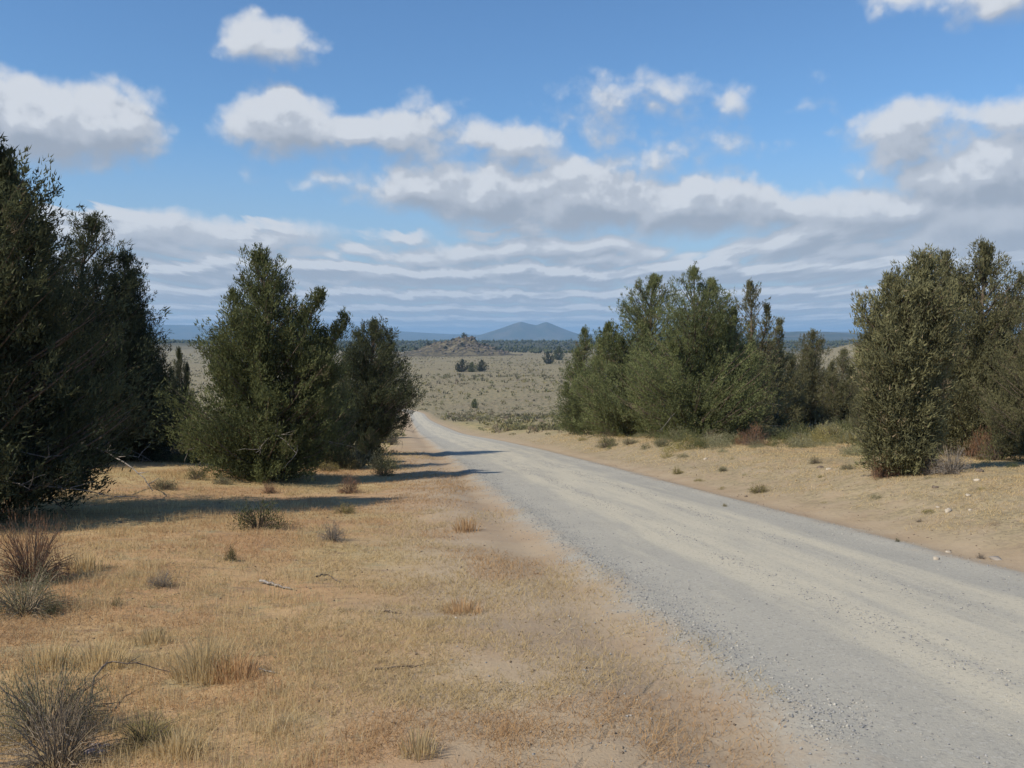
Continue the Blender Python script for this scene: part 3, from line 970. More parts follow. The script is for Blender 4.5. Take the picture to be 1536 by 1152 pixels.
# ------------------------------------------------------------------ far wood: reads as one dark mass
def far_wood():
    r = np.random.default_rng(8)
    n = 12500
    d = 1500 + 2500 * r.random(n) ** 1.3
    X = r.uniform(-300, 1900, n)
    x = (X - 768) / F * d
    dens = fbm(x / 160, d / 160, 3, 200) + sstep(d, 1500, 2100) * 0.55
    k = dens > 0.18
    d = d[k]; x = x[k]; n = len(d)
    z = height(x, d)
    h = r.uniform(3.5, 8.0, n) * (1 + 0.3 * (r.random(n) < 0.08))
    pos = np.stack([x, d, z + h * 0.4], -1)
    scl = np.stack([h * 0.5, h * 0.5, h * 0.6], -1)
    V, f = scatter_shape(OCT, pos, scl, r, 0.2)
    tint = np.repeat(r.random(n) * 0.7, len(OCT[0]))
    o = link(bpy.data.objects.new('far_juniper_wood', mesh_np('far_juniper_wood', V, f, jun_dark, {'tint': tint})))
    tag(o, 'dark blue juniper wood covering the rise beyond the plain', 'woodland', kind='stuff')


far_wood()


# ------------------------------------------------------------------ shrubs
def shrub_meshes(seed, mat, n_stem=90, n_leaf=1500, leaf=(0.035, 0.014), upright=0.55, hz=0.75, twiggy=0.5, stem_mat=None):
    """a bush of unit radius: (stems, foliage)"""
    r = np.random.default_rng(seed)
    A = Acc(); tips = []
    for i in range(n_stem):
        phi = r.uniform(0, 6.28); el = math.acos(r.uniform(0.05, 1.0) ** (upright + 0.35))
        d = np.array([math.cos(phi) * math.sin(el), math.sin(phi) * math.sin(el), math.cos(el)])
        ln = r.uniform(0.65, 1.05)
        tip = d * np.array([1, 1, hz * 1.15]) * ln
        b0 = np.array([math.cos(phi), math.sin(phi), 0]) * r.uniform(0, 0.18)
        tt = np.linspace(0, 1, 4)[:, None]
        c = b0 * (1 - tt) + tip * tt + np.array([0, 0, 0.10]) * np.sin(tt * math.pi) + np.cumsum(r.normal(0, 0.02, (4, 3)), axis=0)
        A.add(*tube(c, np.linspace(0.013, 0.004, 4), 3))
        for w in (0.55, 0.7, 0.85, 1.0):
            tips.append(c[0] * (1 - w) + c[-1] * w + r.normal(0, 0.04, 3))
    tips = np.array(tips)
    k = r.integers(0, len(tips), n_leaf)
    p = tips[k] + r.normal(0, 0.07, (n_leaf, 3))
    outw = unit(p + np.array([0, 0, 0.6]) + 1e-6)
    d = unit(outw * 0.6 + np.array([0, 0, 0.7 * upright + 0.3]) + r.normal(0, 0.35, (n_leaf, 3)))
    V, f = leaf_tris(p, d, r.uniform(0.6, 1.4, n_leaf) * leaf[0] * 2, r.uniform(0.7, 1.3, n_leaf) * leaf[1] * 2, r)
    V[:, 2] = np.maximum(V[:, 2], 0.0)
    tint = np.clip((r.random(len(tips))[k]) * 0.7 + r.normal(0, 0.15, n_leaf), 0, 1)
    st = A.mesh('stems', stem_mat or bark_mat, True)
    return st, mesh_np('foliage', V, f, mat, {'tint': np.repeat(tint, 3)})


SH = {
    'sage': [shrub_meshes(101, sage_mat), shrub_meshes(102, sage_mat, hz=0.6), shrub_meshes(103, sage_mat, n_leaf=1100, hz=0.85)],
    'yellow': [shrub_meshes(111, yellow_mat, upright=0.8), shrub_meshes(112, yellow_mat, upright=0.9, hz=0.65)],
    'red': [shrub_meshes(121, red_mat, n_leaf=1700, leaf=(0.055, 0.008), upright=1.0, hz=0.9)],
    'twig': [shrub_meshes(131, twig_mat, n_stem=130, n_leaf=1100, leaf=(0.06, 0.006), upright=0.8, hz=0.8, stem_mat=dead_mat)],
    'green': [shrub_meshes(141, green_mat, upright=0.7, hz=0.9)],
}
# denser versions for the few bushes close to the camera
BIG = {
    'sage': shrub_meshes(151, sage_mat, n_stem=110, n_leaf=7000, leaf=(0.018, 0.005), upright=0.8, stem_mat=stem_mat),
    'red': shrub_meshes(152, red_mat, n_stem=160, n_leaf=7000, leaf=(0.03, 0.004), upright=1.1, hz=1.0),
    'twig': shrub_meshes(153, twig_mat, n_stem=110, n_leaf=3600, leaf=(0.03, 0.0028), upright=0.9, stem_mat=stem_mat),
    'yellow': shrub_meshes(154, yellow_mat, n_stem=120, n_leaf=6000, leaf=(0.03, 0.004), upright=1.0),
}


def shrub(kind, X, Yb, rpx, hpx, label, group=None, big=False, d=None, name=None, seed=0, plain=False):
    """bush whose foot stands at picture X, Yb; half width and height given in picture pixels"""
    d = d or solve(X, Yb)
    x, y = at(X, d)
    R = rpx / F * d; Hh = hpx / F * d
    meshes = BIG[kind] if big else SH[kind][int(X * 7 + Yb * 3) % len(SH[kind])]
    nm = name or {'sage': 'sagebrush', 'yellow': 'rabbitbrush', 'red': 'rusty_bush', 'twig': 'bare_bush', 'green': 'green_bush'}[kind]
    z = gz(x, y) - 0.03
    if plain:
        o = link(bpy.data.objects.new(nm, meshes[1]))
        o.location = (x, y, z); o.rotation_euler = (0, 0, (X * 0.37 + Yb) % 6.28)
        tag(o, label, 'bush', group)
    else:
        o = thing(nm, label, 'bush', (x, y, z), (X * 0.37 + Yb) % 6.28, group)
        for n2, me in zip(('stems', 'foliage'), meshes): link(bpy.data.objects.new(n2, me), o)
    o.scale = (R, R, Hh / 0.85)
    return o


NEAR = [
    # kind, X, Yb, half width, height, label, big
    ('red', 1130, 668, 28, 28, 'rusty brown bush under the right end of the dark right-hand clump'),
    ('red', 1330, 717, 26, 38, 'rust coloured bush at the foot of the nearest olive juniper'),
    ('twig', 1432, 712, 34, 46, 'pinkish grey twiggy bush right of the nearest olive juniper foot'),
    ('twig', 1402, 712, 24, 34, 'grey brown twiggy bush against the right side of the nearest olive juniper'),
    ('sage', 1200, 672, 26, 24, 'grey sagebrush on the bank left of the nearest olive juniper'),
    ('sage', 1375, 704, 34, 36, 'dark grey sagebrush behind the foot of the nearest olive juniper'),
    ('yellow', 1250, 660, 28, 24, 'yellow green bush between the grey sagebrush and the olive juniper'),
    ('green', 910, 672, 20, 18, 'dark green low bush at the left front of the right-hand clump'),
    ('sage', 993, 670, 14, 14, 'pale small sagebrush in front of the dark right-hand clump'),
    ('sage', 945, 668, 18, 14, 'grey green sagebrush low in front of the right-hand clump, second from its left'),
    ('twig', 1088, 664, 18, 12, 'thin brown brush in front of the right side of the dark clump'),
    ('green', 1172, 660, 18, 16, 'green bush just right of the rusty brown one'),
    ('green', 1500, 692, 34, 46, 'green brown bush under the right edge juniper'),
    ('red', 1480, 690, 30, 44, 'tall pinkish brown bush behind the twiggy ones at right'),
    ('yellow', 1017, 712, 8, 16, 'small yellow green tuft alone on the bank beside the road'),
    ('sage', 1087, 708, 9, 13, 'small grey green tuft right of the yellow one on the bank'),
    ('yellow', 1142, 740, 20, 16, 'low straw coloured clump at the right road edge'),
    ('sage', 1226, 696, 12, 12, 'small sagebrush on the bank left of the pale stones'),
    ('sage', 1275, 705, 14, 12, 'greyish low brush touching the left foot of the nearest olive juniper'),
    ('green', 1352, 816, 5, 8, 'tiny green sprig nearest the road on the right bank'),
    ('twig', 1385, 786, 7, 9, 'tiny dark sprig on the open right bank'),
    ('twig', 1480, 842, 9, 12, 'small dry sprig beside the pale stone at the right road edge'),
    ('yellow', 1090, 812 - 50, 5, 8, 'tiny yellow sprig at the right road edge'),
    ('yellow', 575, 715, 22, 22, 'pale yellow rabbitbrush at the left verge before the road shadows'),
    ('sage', 520, 704, 32, 40, 'pale sagebrush right of the broad green juniper'),
    ('sage', 535, 676, 24, 30, 'pale sagebrush left of the low juniper bush by the road'),
    ('sage', 585, 668, 16, 26, 'pale sagebrush right of the low juniper bush by the road'),
    ('yellow', 488, 708, 22, 18, 'yellowish clump under the right side of the broad green juniper'),
    ('red', 522, 742, 20, 28, 'rusty bush at the end of the long tree shadow left of the road'),
    ('red', 400, 742, 16, 18, 'rusty low bush in front of the broad green juniper'),
    ('yellow', 515, 772, 20, 22, 'yellow green bush at the lower edge of the long tree shadow'),
    ('twig', 495, 815, 26, 34, 'bare twiggy bush below the end of the long tree shadow'),
    ('green', 385, 795, 50, 40, 'green bush standing inside the long tree shadow'),
    ('green', 290, 720, 22, 18, 'small green bush left under the broad green juniper'),
    ('sage', 330, 728, 20, 16, 'sagebrush in the sunlit strip behind the long shadow'),
    ('sage', 240, 735, 26, 20, 'grey brush at the left of the sunlit strip behind the long shadow'),
    ('green', 340, 845, 13, 24, 'small dark sprig in the grass below the long shadow, rightmost of two'),
    ('twig', 235, 885, 26, 30, 'greyish twiggy bush in the grass mid left'),
    ('green', 70, 930, 16, 22, 'small dark leafy sprig near the left edge in the grass'),
    ('green', 165, 915, 12, 16, 'little green sprig left of the grassy centre'),
       ('sage', 230, 958, 14, 16, 'low grey clump in the yellow grass at left'),
    ('twig', 455, 1020, 18, 10, 'thin low twigs in the middle of the grass'),
]
for (k, X, Yb, rp, hp, lab) in NEAR:
    shrub(k, X, Yb, rp, hp, lab)
shrub('red', 38, 880, 62, 92, 'tall rusty bush at the left edge below the black clump', big=True)
shrub('sage', 25, 925, 80, 74, 'grey sagebrush at the left edge in front of the rusty bush', big=True)
shrub('twig', 70, 1165, 115, 125, 'large bare grey brush filling the bottom left corner', big=True)
shrub('sage', 55, 1120, 100, 135, 'silver grey sagebrush behind the bare brush in the bottom left corner', big=True)
shrub('yellow', 205, 1130, 60, 60, 'yellow green clump right of the bottom left brush', big=True)


# field of shrubs on the slope and plain: the nearest ones singly
far_sage = foliage_material('dull_sage_leaves', (0.092, 0.088, 0.060), (0.175, 0.162, 0.108), (0.27, 0.25, 0.16), 0.2)
far_yellow = foliage_material('dull_rabbitbrush_leaves', (0.14, 0.125, 0.058), (0.24, 0.21, 0.10), (0.33, 0.29, 0.15), 0.2)


def shrub_field():
    r = np.random.default_rng(77)
    n_ind = 0
    cand = []
    for i in range(140000):
        if len(cand) >= 27000: break
        d = 30 + 1450 * r.random() ** 1.5
        X = r.uniform(-250, 1800) if d > 80 else r.uniform(-400, 1950)
        x = (X - 768) / F * d
        s = x - centre(d)
        if abs(s) < 4.6 + 2.5 * r.random() + (3 if (s > 0 and d < 60) else 0): continue
        if s > 0 and 8 < s < 30 and d < 42: 
            if r.random() < 0.5: continue
        if fbm(x / 9, d / 9, 2, 300) < -0.12 and r.random() < 0.8: continue
        if d > 120 and fbm(x / 70, d / 110, 3, 310) < 0.25 * r.normal() - 0.05: continue
        cand.append((d, X, x))
    for i in range(520):
        d = r.uniform(26, 62); X = r.uniform(850, 1600); x = (X - 768) / F * d
        s = x - centre(d)
        if s < (4.6 + 2.4 * r.random() if X < 1290 and d > 30 else 9.5): continue
        cand.append((d, X, x))
    cand.sort()
    nleft = 0
    kinds = ['sage', 'sage', 'green', 'yellow', 'sage', 'green', 'yellow', 'twig']
    names = {'sage': ('sagebrush', 'grey green sagebrush clump on the open scrub slope beside the road'), 'yellow': ('rabbitbrush', 'yellowish rabbitbrush clump on the open scrub slope beside the road'),
             'green': ('green_bush', 'dull green bush on the open scrub slope beside the road'), 'twig': ('bare_bush', 'brown leafless bush on the open scrub slope beside the road')}
    # which are in view: not behind the nearer clumps of trees
    def inview(d, X): return 590 < X < 850 or (840 <= X < 1290 and d < 60) or (-20 < X < 600 and d < 45)
    rest = []
    counts = {}
    for (d, X, x) in cand:
        k = kinds[int(r.integers(0, len(kinds)))]
        R = (0.22 + 0.62 * r.random() ** 1.7) * (1 + 0.5 * min(1, d / 500)) * (0.8 if k == 'twig' else 1)
        if d < 330 and inview(d, X) and (X > 600 or nleft < 45) and counts.get(k, 0) < 150 and n_ind < 290:
            counts[k] = counts.get(k, 0) + 1; n_ind += 1; nleft += X <= 600
            me = SH[k][int(r.integers(0, len(SH[k])))]
            o = link(bpy.data.objects.new(names[k][0], me[1]))
            o.location = (x, d, gz(x, d) - 0.03); o.rotation_euler = (0, 0, r.uniform(0, 6.28)); o.scale = (R, R, R * r.uniform(0.8, 1.2))
            zone = ('among the left-hand junipers' if X < 605 else 'in the gap between the road and the right-hand junipers' if X < 860 else 'on the bank under the right-hand junipers')
            tag(o, names[k][1].replace('on the open scrub slope beside the road', zone), 'bush', {'sage': 'sagebrush scattered over the slope', 'yellow': 'rabbitbrush scattered over the slope', 'green': 'green bushes scattered over the slope', 'twig': 'leafless bushes scattered over the slope'}[k].replace('over the slope', zone))
        else:
            rest.append((x, d, R, {'sage': 0, 'yellow': 1, 'green': 2, 'twig': 3}[k]))
    print('single shrubs', n_ind, 'mass', len(rest))
    rest = np.array(rest)
    for ki, nm, mat in ((0, 'sagebrush_cover', far_sage), (1, 'rabbitbrush_cover', far_yellow), (2, 'green_brush_cover', jun_grey), (3, 'dry_brush_cover', twig_mat)):
        q = rest[rest[:, 3] == ki]
        V = []; Fc = []; T = []
        n = 0
        for lo, hi, nl in ((0, 130, 40), (130, 400, 16), (400, 3000, 7)):
            g = q[(q[:, 1] >= lo) & (q[:, 1] < hi)]
            if not len(g): continue
            m = len(g)
            z = height(g[:, 0], g[:, 1])
            dirs = unit(r.normal(size=(m, nl, 3))); dirs[..., 2] = np.abs(dirs[..., 2])
            rad = r.uniform(0.45, 1.0, (m, nl, 1))
            p = dirs * rad * g[:, 2][:, None, None] * np.array([1, 1, 0.8]) + np.stack([g[:, 0], g[:, 1], z], -1)[:, None, :]
            ls = {40: 0.29, 16: 0.54, 7: 1.1}[nl]
            dd = unit(dirs * 0.6 + np.array([0, 0, 0.6]) + r.normal(0, 0.35, (m, nl, 3)))
            sc_ = np.repeat(g[:, 2], nl)
            v, f = leaf_tris(p.reshape(-1, 3), dd.reshape(-1, 3), ls * sc_ * r.uniform(0.8, 1.5, m * nl), ls * 0.55 * sc_ * r.uniform(0.8, 1.3, m * nl), r)
            V.append(v); Fc.append(f + n); n += len(v)
            T.append(np.repeat(np.clip(np.repeat(r.random(m), nl) * 0.6 + r.normal(0, 0.12, m * nl), 0, 1), 3))
        o = link(bpy.data.objects.new(nm, mesh_np(nm, np.concatenate(V), np.concatenate(Fc), mat, {'tint': np.concatenate(T)})))
        tag(o, {0: 'grey green sagebrush cover over the whole plain', 1: 'yellowish rabbitbrush among the sage of the plain', 2: 'dark green low brush among the sage of the plain', 3: 'brown dry brush among the sage of the plain'}[ki], 'scrub', kind='stuff')


shrub_field()


# ------------------------------------------------------------------ dry grass
def blades(name, x, y, h, w, mat, r, label, bend=0.45, base_tint=None):
    n = len(x)
    z = height(x, y)
    P = np.stack([x, y, z - 0.004], -1)
    ang = r.uniform(0, 6.28, n)
    side = np.stack([np.cos(ang), np.sin(ang), 0 * ang], -1)
    lean = r.normal(0, bend, (n, 2))
    tip = P + np.stack([lean[:, 0] * h, lean[:, 1] * h, h], -1)
    mid = P + np.stack([lean[:, 0] * h * 0.25, lean[:, 1] * h * 0.25, h * 0.6], -1)
    W = w[:, None] / 2
    if name in ('bank_grass', 'dry_grass', 'rusty_grass'):
        W = W * 1.3
        V = np.stack([P - side * W, P + side * W, tip], 1).reshape(-1, 3)
        F_ = [np.arange(3 * n).reshape(n, 3)]; kv = 3
    else:
        V = np.stack([P - side * W, P + side * W, mid + side * W * 0.7, mid - side * W * 0.7, tip], 1).reshape(-1, 3)
        i = np.arange(n)[:, None] * 5; kv = 5
        F_ = [i + np.array([[0, 1, 2, 3]]), i + np.array([[3, 2, 4]])]
    tint = np.clip(r.normal(0.45, 0.25, n) if base_tint is None else base_tint + r.normal(0, 0.2, n), 0, 1)
    o = link(bpy.data.objects.new(name, mesh_np(name, V, F_, mat, {'tint': np.repeat(tint, kv)})))
    return tag(o, label, 'grass', kind='stuff')


def grass():
    r = np.random.default_rng(31)

    def sample(n, d0, d1, X0, X1, pw=1.0, lim=3.4, side=-1):
        # uniform in the ground area seen, thinned where the soil is bare
        d = d0 * (d1 / d0) ** (r.random(n) ** pw)
        X = r.uniform(X0, X1, n)
        x = (X - 768) / F * d
        s = x - centre(d)
        nz = fbm(x / 1.1, d / 1.1, 3, 400) + 0.7 * fbm(x / 0.28, d / 0.28, 2, 410)
        edge = np.abs(s) + 1.6 * fbm(x / 2.0, d / 2.0, 3, 420)
        keep = (s * side > 0) & (edge > lim + 1.2 * r.random(n)) & (nz > -0.30 + 0.5 * r.normal(0, 0.4, n))
        return x[keep], d[keep], nz[keep]
    x, y, nz = sample(420000, 3.2, 42, -260, 1250, 0.85, 3.0)
    h = (0.025 + 0.05 * r.random(len(x))) * (1 + 0.5 * np.clip(nz, -0.5, 1.2)) * (0.8 + 0.012 * y)
    k = fbm(x / 2.3, y / 2.3, 3, 430) > 0.02
    w = 0.0022 + 0.00035 * y
    blades('dry_grass', x[k], y[k], h[k], w[k], straw_mat, r, 'short straw coloured grass over the left verge', 0.9)
    blades('rusty_grass', x[~k], y[~k], h[~k], w[~k], rust_grass_mat, r, 'short orange brown grass over the left verge', 0.9)
    # taller tufts to the left
    nt = 420
    d = 3.6 * (26 / 3.6) ** r.random(nt); X = r.uniform(-220, 520, nt) - 40
    tx = (X - 768) / F * d; ok = (tx - centre(d)) < -5.2
    tx = tx[ok]; td = d[ok]
    m = 55
    rad = r.uniform(0.12, 0.5, len(tx))
    a = r.uniform(0, 6.28, (len(tx), m)); q = np.sqrt(r.random((len(tx), m))) * rad[:, None]
    gx = (tx[:, None] + np.cos(a) * q).ravel(); gy = (td[:, None] + np.sin(a) * q).ravel()
    gh = (r.uniform(0.07, 0.20, len(tx))[:, None] * r.uniform(0.4, 1.0, (len(tx), m))).ravel()
    blades('tall_dry_grass', gx, gy, gh, 0.0022 + 0.0003 * gy, gold_mat, r, 'taller yellow grass in loose tufts at the left', 0.35)
    x, y, nz = sample(260000, 8, 60, 700, 1800, 0.9, 3.9, 1)
    h = (0.02 + 0.05 * r.random(len(x))) * (1 + 0.5 * np.clip(nz, -0.5, 1.2)) * (0.8 + 0.010 * y)
    blades('bank_grass', x, y, h, 0.002 + 0.00035 * y, straw_mat, r, 'short dead grass over the right bank', 0.9)


grass()


def weeds():
    r = np.random.default_rng(91)
    for i in range(46):
        d = r.uniform(10.5, 30); X = r.uniform(900, 1536); x = (X - 768) / F * d
        s_ = x - centre(d)
        if s_ < 3.4 or s_ > 12: continue
        k = ['yellow', 'sage', 'twig', 'yellow', 'green'][int(r.integers(0, 5))]
        me = SH[k][int(r.integers(0, len(SH[k])))]
        R = r.uniform(0.07, 0.20)
        o = link(bpy.data.objects.new('weed', me[1])); o.location = (x, d, gz(x, d) - 0.02); o.rotation_euler = (0, 0, r.uniform(0, 6)); o.scale = (R, R, R * r.uniform(0.6, 1.0))
        tag(o, {'yellow': 'straw coloured weed on the open right bank', 'sage': 'grey green weed on the open right bank', 'twig': 'dead brown weed on the open right bank', 'green': 'dull green weed on the open right bank'}[k], 'weed', 'small weeds dotted over the right bank')


weeds()


def tuft(X, Yb, rpx, hpx, label, seed, mat, n=420):
    r = np.random.default_rng(seed)
    d = solve(X, Yb); x0, y0 = at(X, d)
    R = rpx / F * d; Hh = hpx / F * d
    a = r.uniform(0, 6.28, n); q = r.random(n) ** 0.7 * R * 0.8
    px, py = np.cos(a) * q, np.sin(a) * q
    h = Hh * r.uniform(0.4, 1.0, n) * (1 - 0.5 * (q / (R * 0.8)) ** 2)
    out = np.stack([np.cos(a), np.sin(a)], -1) * (q / (R * 0.8))[:, None] * 0.55 + r.normal(0, 0.16, (n, 2))
    P = np.stack([px, py, 0 * px], -1)
    b2 = r.uniform(0, 6.28, n); side = np.stack([np.cos(b2), np.sin(b2), 0 * b2], -1)
    W = 0.0016 + 0.0003 * d
    V = np.stack([P - side * W, P + side * W,
                  P + np.concatenate([out * 0.35 * h[:, None], 0.62 * h[:, None]], 1) + side * W * 0.7,
                  P + np.concatenate([out * 0.35 * h[:, None], 0.62 * h[:, None]], 1) - side * W * 0.7,
                  P + np.concatenate([out * h[:, None] * 0.9, 0.95 * h[:, None]], 1)], 1).reshape(-1, 3)
    i = np.arange(n)[:, None] * 5
    tint = np.repeat(np.clip(r.normal(0.4, 0.22, n), 0, 1), 5)
    o = link(bpy.data.objects.new('grass_tuft', mesh_np('grass_tuft', V, [i + np.array([[0, 1, 2, 3]]), i + np.array([[3, 2, 4]])], mat, {'tint': tint})))
    o.location = (x0, y0, gz(x0, y0) - 0.01)
    return tag(o, label, 'grass tuft')


tuft(300, 1025, 60, 85, 'large golden grass tuft in the left foreground', 1, gold_mat, 420)
tuft(345, 1028, 42, 62, 'brownish grass tuft on the right side of the golden one', 2, rust_grass_mat, 260)
tuft(628, 1150, 38, 62, 'spiky straw tuft at the bottom edge below the grass centre', 3, gold_mat, 130)
tuft(140, 1010, 50, 60, 'pale yellow tuft behind the bottom left brush', 4, gold_mat, 280)
tuft(60, 1010, 50, 56, 'pale tuft at the left edge above the corner brush', 5, gold_mat, 280)
tuft(255, 1150, 46, 60, 'golden tuft at the bottom edge right of the corner brush', 6, gold_mat, 280)
tuft(220, 975, 34, 36, 'short yellow tuft left of the large golden one', 7, gold_mat, 160)
tuft(700, 800, 26, 34, 'faint rusty tuft near the road in the orange grass', 8, rust_grass_mat, 130)
tuft(690, 925, 40, 34, 'faint reddish grass clump in the middle of the left verge', 18, rust_grass_mat, 170)
tuft(120, 860, 40, 40, 'yellow tuft right of the rusty bush at the left edge', 9, gold_mat, 260)


# ------------------------------------------------------------------ gravel and stones
def gravel():
    r = np.random.default_rng(55)
    mats = [rock_material('gravel_grey', (0.17, 0.17, 0.17), (0.34, 0.335, 0.32), 30.0), rock_material('gravel_pale', (0.32, 0.30, 0.26), (0.45, 0.43, 0.38), 30.0)]
    O = (np.array([[1, 0, 0], [-1, 0, 0], [0, 1, 0], [0, -1, 0], [0, 0, 1], [0, 0, -1]], float),
         np.array([[0, 2, 4], [2, 1, 4], [1, 3, 4], [3, 0, 4], [2, 0, 5], [1, 2, 5], [3, 1, 5], [0, 3, 5]]))
    for k, (n, nm, lab) in enumerate(((16000, 'grey_gravel', 'loose grey gravel along the left road edge'), (7000, 'pale_gravel', 'scattered pale gravel on the road'))):
        d = 3.0 * (34 / 3.0) ** (r.random(n) ** 1.15)
        m = r.random(n)
        s = np.where(m < 0.50, -2.30 + r.normal(0, 0.26, n), np.where(m < 0.62, r.uniform(-2.6, 2.6, n), np.where(m < 0.74, -0.6 + r.normal(0, 0.12, n), np.where(m < 0.86, 0.75 + r.normal(0, 0.15, n), np.where(m < 0.93, 2.4 + r.normal(0, 0.3, n), -3.2 + r.normal(0, 0.8, n))))))
        x = s + centre(d)
        keep = fbm(x / 0.8, d / 0.8, 2, 500) + 0.25 * r.normal(0, 1, n) > -0.15
        x = x[keep]; d = d[keep]; n2 = len(x)
        sz = 0.0042 + 0.008 * r.random(n2) ** 3 + 0.0002 * d
        pos = np.stack([x, d, height(x, d) + sz * 0.25], -1)
        scl = np.stack([sz * r.uniform(0.8, 1.4, n2), sz, sz * r.uniform(0.5, 0.9, n2)], -1)
        V, f = scatter_shape(O, pos, scl, r, 0.18)
        o = link(bpy.data.objects.new(nm, mesh_np(nm, V, f, mats[k])))
        tag(o, lab, 'gravel', kind='stuff')
    # dark crumbs of soil and dung in the verges
    n = 5200
    d = 3.4 * (32 / 3.4) ** (r.random(n) ** 0.8); X = r.uniform(0, 1536, n); x = (X - 768) / F * d
    s = x - centre(d); k = (s > 2.8) | ((s < -2.8) & (r.random(n) < 0.45))
    x = x[k]; d = d[k]; n2 = len(x)
    sz = 0.004 + 0.010 * r.random(n2) ** 3 + 0.00035 * d
    V, f = scatter_shape(O, np.stack([x, d, height(x, d) + sz * 0.3], -1), np.stack([sz * 1.3, sz, sz * 0.7], -1), r, 0.2)
    o = link(bpy.data.objects.new('soil_crumbs', mesh_np('soil_crumbs', V, f, rock_material('dark_soil', (0.12, 0.09, 0.065), (0.27, 0.21, 0.15), 20.0))))
    tag(o, 'dark crumbs of soil and bark scattered over the verges', 'debris', kind='stuff')


gravel()
pale_rock = rock_material('pale_stone', (0.34, 0.29, 0.225), (0.50, 0.44, 0.35), 9.0)
pink_rock = rock_material('pinkish_stone', (0.34, 0.27, 0.26), (0.62, 0.52, 0.50), 14.0)


def stone(X, Yb, wpx, label, seed, mat=None, flat=0.55, name='stone', cat='stone'):
    r = np.random.default_rng(seed)
    d = solve(X, Yb); x, y = at(X, d); s = wpx / F * d / 2
    V0, f0 = I2
    V = V0 * (1 + r.normal(0, 0.16, (len(V0), 1))) + r.normal(0, 0.06, V0.shape)
    V = np.sign(V) * np.abs(V) ** 0.85 * np.array([s, s * r.uniform(0.6, 0.9), s * flat])
    o = link(bpy.data.objects.new(name, mesh_np(name, V, f0, mat or pale_rock)))
    o.location = (x, y, gz(x, y) + s * flat * 0.15); o.rotation_euler = (0, 0, r.uniform(0, 6.28))
    return tag(o, label, cat)


stone(1412, 843, 13, 'pale stone at the right road edge, leftmost of the pair by the dry sprig', 1)
stone(1430, 832, 12, 'flat tan stone at the right road edge above the palest one', 2, flat=0.35)
stone(1502, 843, 20, 'flat grey stone at the right road edge near the frame edge', 3, rock_material('dull_stone', (0.24, 0.21, 0.18), (0.36, 0.32, 0.27)), 0.4)
stone(1428, 770, 15, 'largest pale stone in the cluster on the right bank', 4)
stone(1413, 764, 8, 'small pale stone left of the largest one on the right bank', 5)
stone(1458, 746, 9, 'pale stone uphill of the largest one on the right bank', 6)
stone(1462, 768, 8, 'small stone right of the largest one on the right bank', 7)
stone(1247, 706, 10, 'white stone on the bank left of the nearest olive juniper', 8)
stone(1234, 704, 14, 'dark flat stone beside the white one on the bank', 9, bark_mat, 0.4)
stone(1473, 708, 16, 'dark flat rock right of the twiggy bushes', 12, bark_mat, 0.4)
stone(1470, 722, 10, 'tan stone below the dark flat rock at right', 13)
stone(1408, 733, 12, 'dark brown stone on the bank below the twiggy bushes', 14, bark_mat, 0.4)
stone(868, 648, 6, 'light stone at the left foot of the right-hand clump', 15)
stone(1060, 690, 8, 'tan lump of soil on the bank beside the road', 16)
stone(1122, 747, 7, 'dark lump at the right road edge', 17, bark_mat)
for i, (X, Yb, w, lab) in enumerate(((118, 1148, 22, 'pinkish stone in the bottom left corner under the brush, biggest'), (136, 1144, 16, 'pinkish white stone at the right of the corner pair'),
                                     (128, 1136, 18, 'grey slab lying on the pinkish corner stones'), (145, 1134, 12, 'small pink stone furthest right in the corner cluster'))):
    stone(X, Yb, w, lab, 30 + i, pink_rock, 0.6)


# ------------------------------------------------------------------ fallen sticks
def stick(pts, rad, label, mat=None, name='stick', fork=None, lift=0.02):
    """pts: picture positions of points lying on (or lifted above) the ground, as X, Y, height above ground"""
    W = []
    for X, Yb, up in pts:
        d = solve(X, Yb); x, y = at(X, d); W.append((x, y, gz(x, y) + up))
    W = np.array(W); o0 = W[0].copy()
    t = np.linspace(0, len(W) - 1, 3 * len(W))
    c = np.stack([np.interp(t, np.arange(len(W)), W[:, i] - o0[i]) for i in range(3)], -1)
    r = np.random.default_rng(int(pts[0][0]))
    c[1:-1] += r.normal(0, rad * 0.6, c[1:-1].shape)
    A = Acc(); A.add(*tube(c, np.linspace(rad, rad * 0.35, len(c)), 6))
    for k in range(fork or 0):
        j = int(r.integers(len(c) // 3, len(c) - 1)); d2 = unit(c[min(j + 1, len(c) - 1)] - c[j - 1]) + r.normal(0, 0.5, 3); d2[2] = abs(d2[2]) * 0.5
        ln = r.uniform(6, 16) * rad
        A.add(*tube(c[j] + unit(d2) * ln * np.linspace(0, 1, 4)[:, None], np.linspace(rad * 0.5, rad * 0.2, 4), 4))
    o = link(bpy.data.objects.new(name, A.mesh(name, mat or dead_mat)))
    o.location = o0
    return tag(o, label, 'stick')


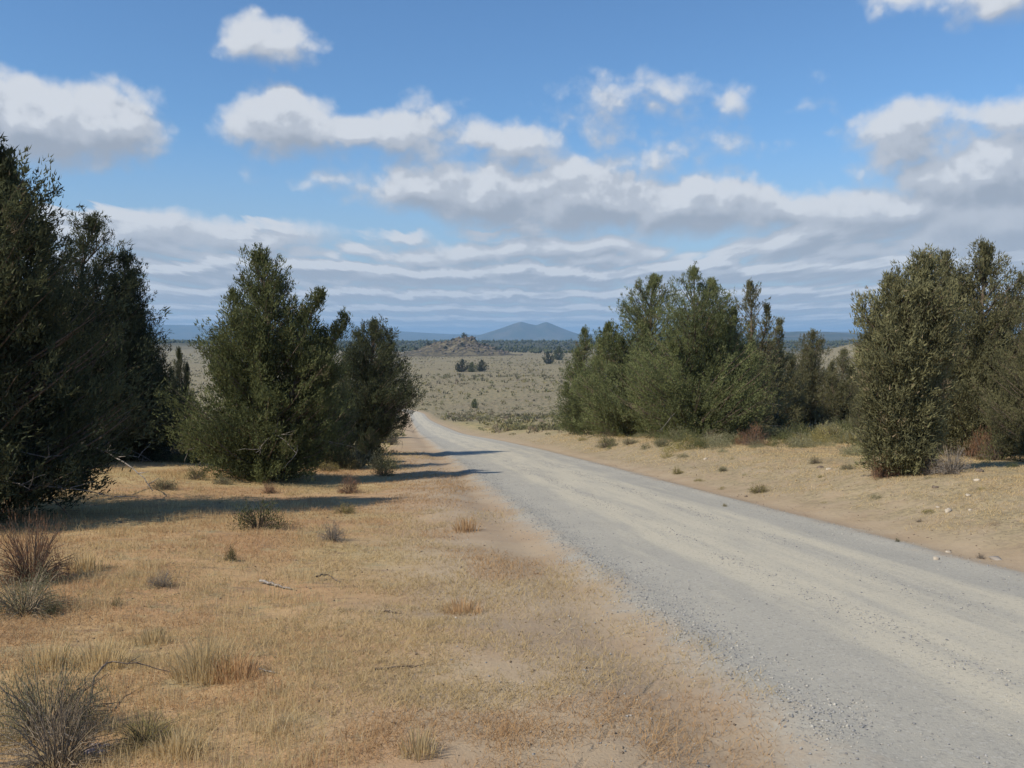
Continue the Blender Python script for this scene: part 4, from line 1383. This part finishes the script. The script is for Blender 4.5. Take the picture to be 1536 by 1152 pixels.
stick([(385, 881, .03), (408, 886, .03), (432, 891, .02)], 0.018, 'short grey stick lying in the grass left of centre')
stick([(470, 876, .05), (488, 874, .05), (508, 880, .02)], 0.012, 'thin dark stick just right of the short grey one', bark_mat)
stick([(380, 1019, .02), (410, 1021, .01)], 0.008, 'pale straight stick right of the golden tuft')
stick([(575, 925, .02), (582, 926, .02), (600, 927, .01)], 0.010, 'small dark twig in the middle of the grass', bark_mat)
stick([(105, 1128, .02), (118, 1095, .10), (130, 1068, .18), (150, 1050, .22), (185, 1045, .20), (245, 1042, .12)], 0.009, 'dark arching branch rising from the bottom left brush', bark_mat, fork=7)
stick([(18, 1085, .1), (36, 1105, .1), (60, 1130, .04), (78, 1142, .02)], 0.008, 'pale crooked branch inside the bottom left brush', dead_mat, fork=3)
stick([(80, 1128, .06), (92, 1136, .04), (112, 1140, .03)], 0.007, 'pale bent twig touching the pinkish corner stones', dead_mat, fork=1)
stick([(558, 1016, .01), (600, 1012, .02), (632, 1010, .01)], 0.009, 'brown flat twig in the bare patch of the grass', bark_mat, fork=2)
stick([(100, 745, 1.1), (150, 735, .9), (200, 742, .55), (225, 752, .2)], 0.022, 'long bare branch drooping out of the black clump at left', dead_mat, fork=8)
stick([(0, 760, .9), (60, 772, .5), (100, 790, .1)], 0.020, 'bare fallen branch under the black clump at the left edge', bark_mat, fork=8)


# ------------------------------------------------------------------ air
def haze():
    r = 27500.0
    z0, z1 = -70.0, 330.0
    y0, y1 = -450.0, 28000.0
    V = [(-r, y0, z0), (r, y0, z0), (r, y1, z0), (-r, y1, z0), (-r, y0, z1), (r, y0, z1), (r, y1, z1), (-r, y1, z1)]
    f = [(0, 3, 2, 1), (4, 5, 6, 7), (0, 1, 5, 4), (1, 2, 6, 5), (2, 3, 7, 6), (3, 0, 4, 7)]
    m = bpy.data.materials.new('haze'); m.use_nodes = True
    m.node_tree.nodes.clear()
    out = m.node_tree.nodes.new('ShaderNodeOutputMaterial')
    v = m.node_tree.nodes.new('ShaderNodeVolumePrincipled')
    v.inputs['Color'].default_value = (0.40, 0.68, 1.0, 1)
    v.inputs['Density'].default_value = 8.5e-5
    v.inputs['Anisotropy'].default_value = 0.0
    m.node_tree.links.new(v.outputs[0], out.inputs['Volume'])
    o = link(bpy.data.objects.new('haze', mesh_np('haze', V, [np.array(f)], m)))
    tag(o, kind='stuff')


haze()
print('tris', sum(sum(len(p.vertices) - 2 for p in m.polygons) if len(m.polygons) < 1000 else int(len(m.loops) - 2 * len(m.polygons)) for m in bpy.data.meshes))
